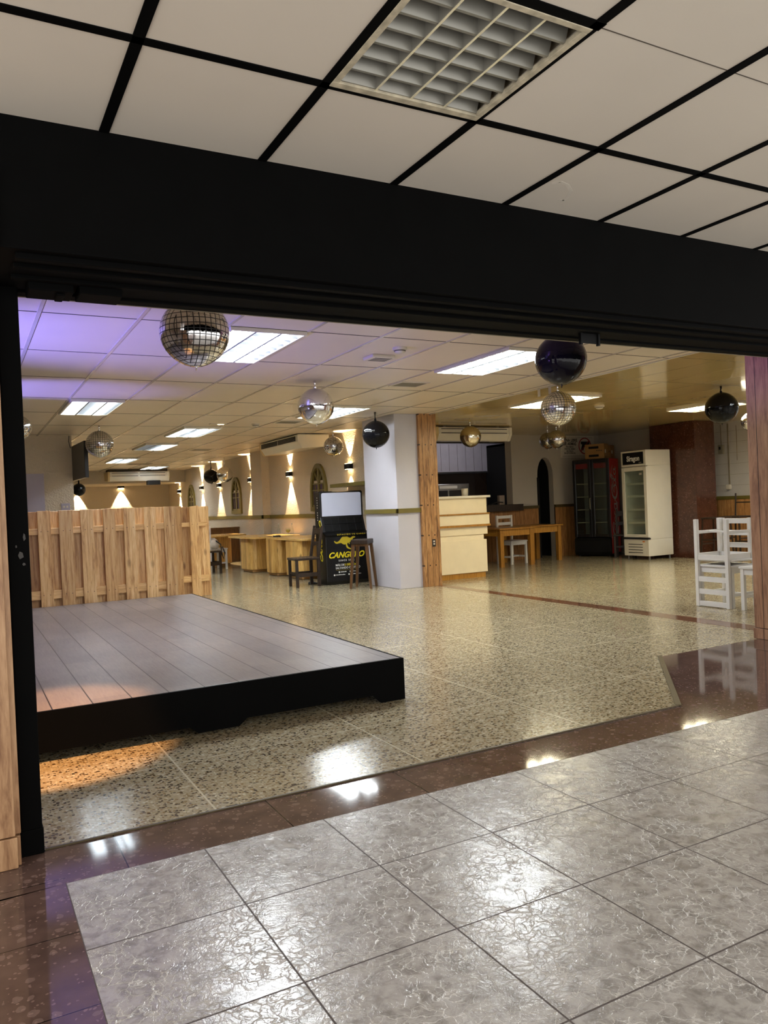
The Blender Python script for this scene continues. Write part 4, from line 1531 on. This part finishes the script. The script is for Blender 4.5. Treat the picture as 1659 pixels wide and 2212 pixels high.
# plain white panel with rounded corners
pts = []
x0, x1, z0, z1, r = 0.035, KW - 0.035, 1.15, 1.545, 0.03
for cx, cz, o in ((x1 - 0.001, z0 + 0.001, 0), (x1 - r, z1 - r, 1), (x0 + r, z1 - r, 2), (x0 + 0.001, z0 + 0.001, 3)):
    rr = r if o in (1, 2) else 0.001
    for k in range(5):
        a = -PI / 2 + o * PI / 2 + (PI / 2) * k / 4
        pts.append((cx + rr * math.cos(a), cz + rr * math.sin(a)))
MB().prism(pts, 0.194, 0.2, 'y').build('screen', 'screen', K)
nx = Vector((0, -0.26, 0.10)).normalized()
for j in range(2):
    for i in range(5):
        g = MB()
        xa = 0.05 + i * 0.143
        f0, f1 = 0.08 + j * 0.46, 0.48 + j * 0.46
        p0 = Vector((0, 0.10 + 0.10 * f0, 0.87 + 0.26 * f0)); p1 = Vector((0, 0.10 + 0.10 * f1, 0.87 + 0.26 * f1))
        off = nx * 0.012
        vs = []
        for pp in (p0, p1):
            for xx in (xa, xa + 0.128):
                vs.append((xx, pp.y, pp.z)); vs.append((xx, pp.y + off.y, pp.z + off.z))
        g.add(vs, [(0, 2, 6, 4), (1, 5, 7, 3), (0, 1, 3, 2), (4, 6, 7, 5), (0, 4, 5, 1), (2, 3, 7, 6)])
        g.build('charging_slot', 'black_metal', K)
text('tagline', 'ESTACIÓN DE CARGA', 0.036, (0.46, -0.028, 0.835), (PI / 2 - 0.4, 0, 0), 'mustard', K, space=1.55, bold=0.0006)
roo = [(0.0, 0.055), (0.012, 0.06), (0.03, 0.046), (0.06, 0.046), (0.095, 0.066), (0.125, 0.098), (0.155, 0.122), (0.185, 0.128), (0.21, 0.118), (0.235, 0.098),
       (0.262, 0.088), (0.285, 0.094), (0.30, 0.110), (0.29, 0.128), (0.305, 0.122), (0.318, 0.128), (0.325, 0.118), (0.345, 0.104), (0.35, 0.094), (0.335, 0.088),
       (0.315, 0.084), (0.30, 0.068), (0.28, 0.05), (0.262, 0.038), (0.25, 0.028), (0.256, 0.012), (0.242, 0.008), (0.236, 0.03), (0.216, 0.022), (0.212, 0.002), (0.23, -0.026),
       (0.265, -0.044), (0.302, -0.052), (0.318, -0.07), (0.306, -0.078), (0.285, -0.062), (0.24, -0.052), (0.205, -0.038), (0.192, -0.012), (0.19, 0.012), (0.165, 0.006), (0.14, 0.016),
       (0.115, 0.030), (0.085, 0.028), (0.045, 0.022), (0.018, 0.030)]
g = MB()
g.prism([(0.15 + x * 1.12, 0.655 + z * 1.32) for x, z in roo], -0.003, -0.0005, 'y')
g.build('kangaroo_emblem', 'mustard', K)
text('brand_lettering', 'CANGURO', 0.132, (0.362, -0.002, 0.49), R90, 'yellow', K, shear=0.35, xs=0.98, bold=0.004)
text('since_lettering', 'SINCE 2002', 0.040, (0.365, -0.002, 0.40), R90, 'white_vinyl', K, space=1.5, bold=0.001)
text('slogan', 'MÁS DE', 0.047, (0.16, -0.002, 0.325), R90, 'white_vinyl', K, align='LEFT', bold=0.0008)
text('slogan', '2 DÉCADAS', 0.047, (0.325, -0.002, 0.325), R90, 'yellow', K, align='LEFT', bold=0.0014)
text('slogan', 'SALTANDO CONTIGO', 0.047, (0.16, -0.002, 0.275), R90, 'white_vinyl', K, align='LEFT', bold=0.0008, xs=0.94)
MB().box(0.165, 0.585, -0.002, -0.0005, 0.240, 0.2425).build('underline', 'mustard', K)
g = MB()
for x, z, w in ((0.225, 0.208, 0.10), (0.425, 0.208, 0.10), (0.135, 0.162, 0.17), (0.40, 0.162, 0.20)):
    g.cyl((x, -0.0025, z), (x, -0.0005, z), 0.014, n=14)
    rr = random.Random(int(x * 100))
    q = x + 0.024
    while q < x + 0.024 + w:
        ww = rr.uniform(0.006, 0.011)
        g.box(q, q + ww, -0.002, -0.0005, z - 0.006, z + rr.choice((0.006, 0.006, 0.010)))
        q += ww + 0.003
g.build('contact_line', 'white_vinyl', K)
text('side_lettering', 'CANGURO', 0.150, (-0.0015, 0.2, 0.72), (PI / 2, -PI / 2, -PI / 2), 'yellow', K, shear=0.35, xs=0.92, bold=0.004)
g = MB()
for i in range(10):
    if i == 4:
        continue
    g.box(-0.002, 0, 0.30, 0.32, 1.08 + i * 0.042, 1.098 + i * 0.042)
g.build('side_mark', 'white_vinyl', K)
t = thing('power_cable', 'loose black cable on the floor behind the dark chair', 'cable', (5.26, 12.46, 0))
g = MB(); g.tube([(0.08, 0.1, 0.03), (-0.02, 0.05, 0.02), (-0.06, -0.03, 0.012), (0.0, -0.1, 0.012), (0.06, -0.12, 0.012), (0.02, 0.0, 0.03)], 0.012, 6); g.build('cord', 'ink', t, smooth=True)

# ------------------------------------------------------------------ cream counter
t = thing('service_counter', 'tall cream stepped counter with wooden edges beside the pilaster', 'counter', (0, 11.0, 0))
xl = 6.85
MB().box(xl, 7.955, 0.0, 0.5, 0.735, 1.36).build('upper_body', 'cream', t)
MB().box(xl, 7.985, -0.03, 0.5, 0.905, 1.075).build('middle_band', 'cream', t, bevel=0.003)
MB().box(xl, 8.01, -0.05, 0.55, 1.36, 1.397).build('countertop', 'white_metal', t, bevel=0.004)
g = MB()
g.box(xl, 7.99, -0.05, 0.0, 1.075, 1.098)
g.box(xl, 7.995, -0.05, 0.0, 0.872, 0.905)
g.build('edge_strip', 'honey', t, bevel=0.003)
MB().box(xl, 7.885, 0.02, 0.5, 0.62, 0.872).build('neck', 'cream', t)
MB().box(xl, 7.93, 0.0, 0.5, 0.09, 0.645).build('lower_body', 'cream', t, bevel=0.003)
MB().box(xl, 7.895, 0.02, 0.48, 0.0, 0.09).build('kickboard', 'honey', t)

lamp('added_kitchen_fill', 'SPOT', (9.9, 13.75, 2.62), 10, (0.95, 0.93, 1.0), (10.1, 15.6, 1.75), size=0.03, spot=120, blend=0.5)  # added unseen spot that brightens the hood and kitchen
# kitchen equipment seen over the counter
t = thing('kitchen_hood', 'grey sheet metal hood above the kitchen behind the counter', 'range hood', (0, 15.2, 0))
g = MB()
g.prism([(0.0, 2.0), (0.0, 2.66), (1.2, 2.66), (1.2, 2.0)], 9.0, 11.55, 'x')
g.build('canopy', 'hood', t)
g = MB()
for i in range(10):
    x = 9.3 + i * 0.23
    g.box(x, x + 0.005, -0.004, 0, 2.02, 2.64)
g.build('seam', 'joint_and_shadow', t)
MB().box(9.0, 11.55, -0.02, 0.03, 1.965, 2.0).build('rim', 'steel', t)
MB().prism([(11.55, 2.1), (11.55, 2.66), (11.9, 2.66), (11.9, 1.7)], 0.0, 1.2, 'y').build('side_panel', 'kitchen', t)
t = thing('worktop_unit', 'stainless steel unit in the dim kitchen behind the counter', 'kitchen unit', (9.85, 14.6, 0))
MB().box(-1.2, 1.0, -0.3, 0.4, 0, 1.2).build('cabinet', 'steel', t)
t = thing('microwave_oven', 'stainless oven on the kitchen unit over the counter edge', 'oven', (9.62, 14.7, 1.2))
MB().box(-0.45, 0.38, -0.25, 0.3, 0, 0.50).build('body', 'steel', t, bevel=0.01)
MB().box(-0.15, 0.30, -0.26, -0.25, 0.02, 0.36).build('door', 'black_satin', t)
MB().box(-0.42, 0.05, -0.27, -0.25, 0.40, 0.46).build('handle', 'white_metal', t)
MB().box(-0.42, -0.2, -0.262, -0.25, 0.02, 0.36).build('control_panel', 'ink', t)
t = tag(MB().lathe([(0.055, 0), (0.062, 0.13), (0.055, 0.13), (0.05, 0.01)], 16).build('paper_cup', 'white_plastic', None, smooth=True), 'white cup on the countertop in front of the oven', 'cup')
t.location = (7.72, 11.3, 1.397)
t = thing('junction_box', 'small metal box with a cable on the wall above the ledge', 'junction box', (10.30, 13.66, 1.20))
MB().box(-0.07, 0.07, 0, 0.08, 0.0, 0.20).build('box', 'kitchen', t, bevel=0.005)
g = MB(); g.tube([(0, -0.02, 0.05), (-0.15, -0.05, 0.06), (-0.4, -0.05, 0.0), (-0.7, -0.05, -0.01)], 0.014, 6); g.build('cable', 'ink', t, smooth=True)

# honey tables
def honey_table(label, x0, x1, y0, y1):
    t = thing('wooden_table', label, 'table', (0, 0, 0), 0, 'honey-coloured tables')
    MB().box(x0 - 0.03, x1 + 0.03, y0 - 0.03, y1 + 0.03, 0.725, 0.752).build('tabletop', 'honey', t, bevel=0.004)
    for x in (x0 + 0.045, x1 - 0.045):
        for y in (y0 + 0.045, y1 - 0.045):
            MB().bar((x, y, 0), (x, y, 0.725), 0.08, 0.08, 0.09, 0.09).build('leg', 'honey', t, bevel=0.004)
    g = MB()
    g.box(x0 + 0.05, x1 - 0.05, y0 + 0.02, y0 + 0.045, 0.60, 0.725)
    g.box(x0 + 0.05, x1 - 0.05, y1 - 0.045, y1 - 0.02, 0.60, 0.725)
    g.box(x0 + 0.02, x0 + 0.045, y0 + 0.05, y1 - 0.05, 0.60, 0.725)
    g.box(x1 - 0.045, x1 - 0.02, y0 + 0.05, y1 - 0.05, 0.60, 0.725)
    g.build('apron', 'honey', t)
    return t
honey_table('honey-coloured wooden table right of the cream counter', 9.10, 9.92, 12.18, 13.15)
honey_table('second honey-coloured table behind the first, by the wainscot', 10.15, 10.95, 12.55, 13.35)

# ------------------------------------------------------------------ fridges
def cooler_shell(g, w, d, z0, z1, th=0.05):
    """open-front box; local front at y=0, x from 0 to w"""
    g.box(0, th, 0.04, d, z0, z1)
    g.box(w - th, w, 0.04, d, z0, z1)
    g.box(th, w - th, d - th, d, z0, z1)
    g.box(th, w - th, 0.04, d - th, z1 - th, z1)
    g.box(th, w - th, 0.04, d - th, z0, z0 + th)


# white fridge: front faces -x, so local x runs along -y of the world
F = thing('display_fridge', 'tall white single-door display fridge beside the granite column', 'fridge', (11.86, 11.71, 0), -PI / 2 - 0.02)
fw, fd = 0.66, 0.67
g = MB()
cooler_shell(g, fw, fd, 0.40, 1.86)
g.box(0, fw, 0.0, fd, 0.07, 0.40)
g.box(0, fw, 0.0, fd, 1.86, 2.17)
g.build('cabinet', 'white_metal', F, bevel=0.008)
MB().box(0.05, fw - 0.05, fd - 0.07, fd - 0.055, 0.46, 1.80).build('lining', 'grey_in', F)
MB().box(0.055, fw - 0.055, -0.012, 0, 1.90, 2.135).build('header_sign', 'black_satin', F, bevel=0.004)
text('brand_lettering', 'Síragon', 0.145, (fw * 0.52, -0.0125, 2.01), R90, 'white_vinyl', F, xs=0.80, bold=0.004)
MB().box(fw - 0.17, fw - 0.10, -0.0135, -0.012, 1.915, 1.935).build('small_mark', 'grey_box', F)
g = MB()
g.box(0.0, 0.075, 0.0, 0.045, 0.44, 1.845)
g.box(fw - 0.075, fw, 0.0, 0.045, 0.44, 1.845)
g.box(0.075, fw - 0.075, 0.0, 0.045, 1.765, 1.845)
g.box(0.075, fw - 0.075, 0.0, 0.045, 0.44, 0.50)
dr = g.build('door', 'white_metal', F, bevel=0.006)
MB().box(0.075, fw - 0.075, 0.018, 0.024, 0.50, 1.765).build('glass_pane', 'glass', dr)
g = MB(); g.box(fw - 0.20, fw - 0.13, 0.014, 0.017, 1.68, 1.72); g.build('sticker', 'paper', dr)
for z in (0.72, 0.98, 1.25, 1.50):
    g = MB()
    for k in range(9):
        g.box(0.06, fw - 0.06, 0.09 + k * 0.06, 0.095 + k * 0.06, z, z + 0.006)
    g.box(0.06, fw - 0.06, 0.075, 0.085, z - 0.012, z + 0.03)
    g.box(0.06, 0.066, 0.08, 0.58, z, z + 0.008)
    g.box(fw - 0.066, fw - 0.06, 0.08, 0.58, z, z + 0.008)
    g.build('shelf', 'white_plastic', F)
g = MB()
for k in range(4):
    g.box(0.12, fw - 0.16, -0.003, 0.001, 0.13 + k * 0.055, 0.142 + k * 0.055)
g.build('vent_slot', 'ink', F)
MB().box(0.0, fw + 0.012, -0.012, 0.05, 0.405, 0.43).build('hinge_strip', 'ink', F)
MB().box(fw - 0.16, fw - 0.10, -0.002, 0, 0.345, 0.37).build('sticker', 'orange', F)
for x in (0.05, fw - 0.05):
    for y in (0.06, fd - 0.06):
        MB().cyl((x, y, 0), (x, y, 0.075), 0.018, n=10).build('foot', 'steel', F)

# black double-door fridge with red side
ang = math.atan2(12.42 - 13.08, 12.14 - 11.79)
C = thing('drink_cooler', 'black two-door drink cooler with a red lettered side', 'fridge', (11.77, 13.06, 0), ang)
cw, cd, ch = 0.80, 0.66, 2.10
g = MB()
g.box(0, 0.04, 0.05, cd, 0.05, ch)
g.box(cw - 0.04, cw, 0.05, cd, 0.05, ch)
g.box(0.04, cw - 0.04, cd - 0.05, cd, 0.05, ch)
g.box(0.04, cw - 0.04, 0.05, cd - 0.05, ch - 0.08, ch)
g.box(0.04, cw - 0.04, 0.05, cd - 0.05, 0.30, 0.40)
g.build('cabinet', 'black_satin', C, bevel=0.006)
g = MB()
g.prism([(0.0, 0.03), (-0.03, 0.10), (-0.03, 0.34), (0.0, 0.40), (cd - 0.05, 0.40), (cd - 0.05, 0.03)], 0.0, cw, 'x')
g.build('base_grille', 'black_metal', C, bevel=0.01)
MB().box(cw, cw + 0.004, 0.05, cd, 0.06, ch - 0.005).build('side_panel', 'red', C)
MB().box(0.045, cw - 0.045, cd - 0.075, cd - 0.055, 0.41, ch - 0.09).build('lining', 'dark_in', C)
MB().box(0.045, cw - 0.045, 0.1, 0.13, ch - 0.20, ch - 0.09).build('lamp_cover', 'sign_red', C)
for k in range(2):
    a0 = 0.005 + k * (cw / 2)
    a1 = a0 + cw / 2 - 0.01
    g = MB()
    g.box(a0, a0 + 0.055, 0.0, 0.045, 0.42, ch - 0.01)
    g.box(a1 - 0.055, a1, 0.0, 0.045, 0.42, ch - 0.01)
    g.box(a0 + 0.055, a1 - 0.055, 0.0, 0.045, ch - 0.08, ch - 0.01)
    g.box(a0 + 0.055, a1 - 0.055, 0.0, 0.045, 0.42, 0.48)
    d = g.build('door', 'black_satin', C, bevel=0.005)
    MB().box(a0 + 0.055, a1 - 0.055, 0.018, 0.024, 0.48, ch - 0.08).build('glass_pane', 'glass', d)
    if k == 0:
        g = MB()
        g.tube([(a1 - 0.02, 0.0, 1.02), (a1 - 0.02, -0.03, 1.04), (a1 - 0.02, -0.03, 1.24), (a1 - 0.02, 0.0, 1.26)], 0.009, 8)
        g.build('handle', 'grey_box', d, smooth=True)
for z in (0.72, 1.0, 1.28, 1.56):
    g = MB()
    g.box(0.05, cw - 0.05, 0.09, 0.10, z, z + 0.02)
    for q in range(8):
        g.box(0.05, cw - 0.05, 0.12 + q * 0.06, 0.124 + q * 0.06, z, z + 0.006)
    g.build('shelf', 'grey_box', C)
for x in (0.08, cw - 0.08):
    for y in (0.1, cd - 0.08):
        MB().cyl((x, y, 0), (x, y, 0.06), 0.025, n=10).build('foot', 'ink', C)


# flowing white script on the red side, reading upwards
def ribbon(g, pts, ws, xo):
    """flat ribbon in the side plane; pts are (u along the word, v across)"""
    P = []
    n = 10
    for i in range(len(pts) - 1):
        p0 = pts[max(i - 1, 0)]; p1 = pts[i]; p2 = pts[i + 1]; p3 = pts[min(i + 2, len(pts) - 1)]
        for k in range(n):
            s = k / n
            f = lambda a: 0.5 * ((2 * p1[a]) + (-p0[a] + p2[a]) * s + (2 * p0[a] - 5 * p1[a] + 4 * p2[a] - p3[a]) * s * s + (-p0[a] + 3 * p1[a] - 3 * p2[a] + p3[a]) * s ** 3)
            w = ws[i] + (ws[i + 1] - ws[i]) * s
            P.append((f(0), f(1), w))
    P.append((*pts[-1], ws[-1]))
    vs, fs = [], []
    for i, (a, b, w) in enumerate(P):
        q = P[min(i + 1, len(P) - 1)]; o = P[max(i - 1, 0)]
        dx, dy = q[0] - o[0], q[1] - o[1]
        L = math.hypot(dx, dy) or 1
        nx_, ny_ = -dy / L * w / 2, dx / L * w / 2
        vs += [(xo, 0.36 - (b + ny_), a + nx_), (xo, 0.36 - (b - ny_), a - nx_), (xo + 0.002, 0.36 - (b + ny_), a + nx_), (xo + 0.002, 0.36 - (b - ny_), a - nx_)]
    for i in range(len(P) - 1):
        k = i * 4
        fs += [(k, k + 1, k + 5, k + 4), (k + 2, k + 6, k + 7, k + 3), (k, k + 4, k + 6, k + 2), (k + 1, k + 3, k + 7, k + 5)]
    g.add(vs, fs)


g = MB()
X0 = cw + 0.004
def big_C(u, s):
    ribbon(g, [(u + 0.26 * s, 0.10 * s), (u + 0.30 * s, 0.16 * s), (u + 0.22 * s, 0.22 * s), (u + 0.06 * s, 0.16 * s), (u, 0.0), (u + 0.06 * s, -0.12 * s), (u + 0.18 * s, -0.15 * s), (u + 0.28 * s, -0.10 * s)],
           [.012, .02, .03, .05, .06, .05, .03, .012], X0)
    ribbon(g, [(u + 0.12 * s, 0.02 * s), (u + 0.16 * s, 0.10 * s), (u + 0.24 * s, 0.12 * s), (u + 0.26 * s, 0.05 * s), (u + 0.20 * s, 0.0), (u + 0.14 * s, 0.04 * s)], [.01, .02, .026, .026, .02, .01], X0)
def small_o(u, s):
    ribbon(g, [(u + 0.06 * s, 0.08 * s), (u, 0.02 * s), (u + 0.0 * s, -0.06 * s), (u + 0.06 * s, -0.10 * s), (u + 0.11 * s, -0.04 * s), (u + 0.11 * s, 0.05 * s), (u + 0.06 * s, 0.08 * s)], [.02, .035, .035, .025, .03, .03, .02], X0)
def small_c(u, s):
    ribbon(g, [(u + 0.10 * s, 0.05 * s), (u + 0.05 * s, 0.08 * s), (u, 0.0), (u + 0.02 * s, -0.08 * s), (u + 0.08 * s, -0.10 * s), (u + 0.13 * s, -0.06 * s)], [.016, .03, .036, .034, .026, .014], X0)
def small_l(u, s):
    ribbon(g, [(u, -0.02 * s), (u + 0.10 * s, 0.14 * s), (u + 0.12 * s, 0.24 * s), (u + 0.06 * s, 0.22 * s), (u + 0.03 * s, 0.04 * s), (u + 0.03 * s, -0.08 * s), (u + 0.10 * s, -0.08 * s)], [.014, .022, .02, .028, .036, .034, .014], X0)
def small_a(u, s):
    small_o(u, s)
    ribbon(g, [(u + 0.12 * s, 0.08 * s), (u + 0.115 * s, -0.03 * s), (u + 0.13 * s, -0.10 * s), (u + 0.18 * s, -0.06 * s)], [.03, .034, .03, .012], X0)
big_C(0.42, 1.0)
small_o(0.72, 1.0); small_c(0.86, 1.0); small_a(1.00, 1.0)
g.box(X0, X0 + 0.002, 0.33, 0.37, 1.17, 1.22)
big_C(1.24, 1.0)
small_o(1.52, 0.9); small_l(1.62, 1.1); small_a(1.76, 0.9)
ribbon(g, [(0.62, -0.14), (0.80, -0.17), (1.00, -0.15), (1.15, -0.17)], [.012, .035, .03, .01], X0)
ribbon(g, [(1.40, 0.20), (1.60, 0.17), (1.78, 0.21), (1.95, 0.12)], [.012, .035, .03, .008], X0)
g.build('script_lettering', 'white_vinyl', C)


def carton(label, loc, rz, w, d, h):
    t = thing('cardboard_box', label, 'box', loc, rz, 'boxes on the black cooler')
    MB().box(0, w, 0, d, 0, h).build('carton', 'card', t, bevel=0.003)
    g = MB()
    for z in (0.045, h - 0.10):
        g.box(w * 0.2, w * 0.72, -0.002, 0.002, z, z + 0.05)
    g.build('hand_hole', 'void', t, bevel=0.004)
    g = MB()
    g.box(w, w + 0.002, 0.05, 0.13, h * 0.38, h * 0.62)
    g.build('paper_label', 'paper', t)
    g = MB()
    for k in range(4):
        g.box(w * 0.6 + k * 0.035, w * 0.6 + k * 0.035 + 0.018, -0.002, 0, h * 0.52, h * 0.58)
    g.build('print', 'ink', t)
    return t
carton('cardboard box with hand holes on top of the black cooler, in front', (11.97, 12.86, 2.10), ang, 0.42, 0.30, 0.32)
carton('second cardboard box on the black cooler, behind the first', (12.36, 12.98, 2.10), ang, 0.36, 0.26, 0.30)

# weapons sign
W_ = thing('notice_sign', 'white weapons-free zone sign on the wall by the black cooler', 'sign', (11.84, WY, 2.19), 0)
MB().box(0, 1.0, -0.014, 0, 0, 0.485).build('board', 'paper', W_, bevel=0.002)
text('heading', 'ZONA LIBRE', 0.098, (0.27, -0.0155, 0.385), R90, 'ink', W_, xs=0.82, bold=0.0025)
text('heading', 'DE ARMAS', 0.098, (0.27, -0.0155, 0.305), R90, 'ink', W_, xs=0.82, bold=0.0025)
for i, s in enumerate(('PROHIBIDO', 'PORTAR ARMAS', 'DE FUEGO', 'EN ESTE ESPACIO')):
    text('small_print', s, 0.050, (0.27, -0.0155, 0.237 - i * 0.047), R90, 'ink', W_, xs=0.85, bold=0.001)
g = MB()
g.box(0.05, 0.95, -0.0155, -0.014, 0.445, 0.449); g.box(0.05, 0.95, -0.0155, -0.014, 0.035, 0.039); g.box(0.05, 0.95, -0.0155, -0.014, 0.02, 0.024)
g.build('rule_line', 'ink', W_)
g = MB()
n = 40
cx, cz = 0.72, 0.26
vs, fs = [], []
for i in range(n):
    a = 2 * PI * i / n
    for r in (0.165, 0.190):
        for y in (-0.0155, -0.014):
            vs.append((cx + r * math.cos(a), y, cz + r * math.sin(a)))
for i in range(n):
    k, q = i * 4, ((i + 1) % n) * 4
    fs += [(k, k + 2, q + 2, q), (k + 1, q + 1, q + 3, k + 3), (k, q, q + 1, k + 1), (k + 2, k + 3, q + 3, q + 2)]
g.add(vs, fs)
g.bar((cx - 0.12, -0.017, cz - 0.12), (cx + 0.12, -0.017, cz + 0.12), 0.003, 0.022)
g.build('prohibition_ring', 'sign_red', W_)
g = MB()
g.prism([(0.60, 0.36), (0.60, 0.30), (0.64, 0.295), (0.60, 0.17), (0.67, 0.16), (0.70, 0.23), (0.745, 0.235), (0.76, 0.285), (0.86, 0.29), (0.86, 0.36)], -0.0155, -0.014, 'y')
g.build('pistol_pictogram', 'ink', W_)
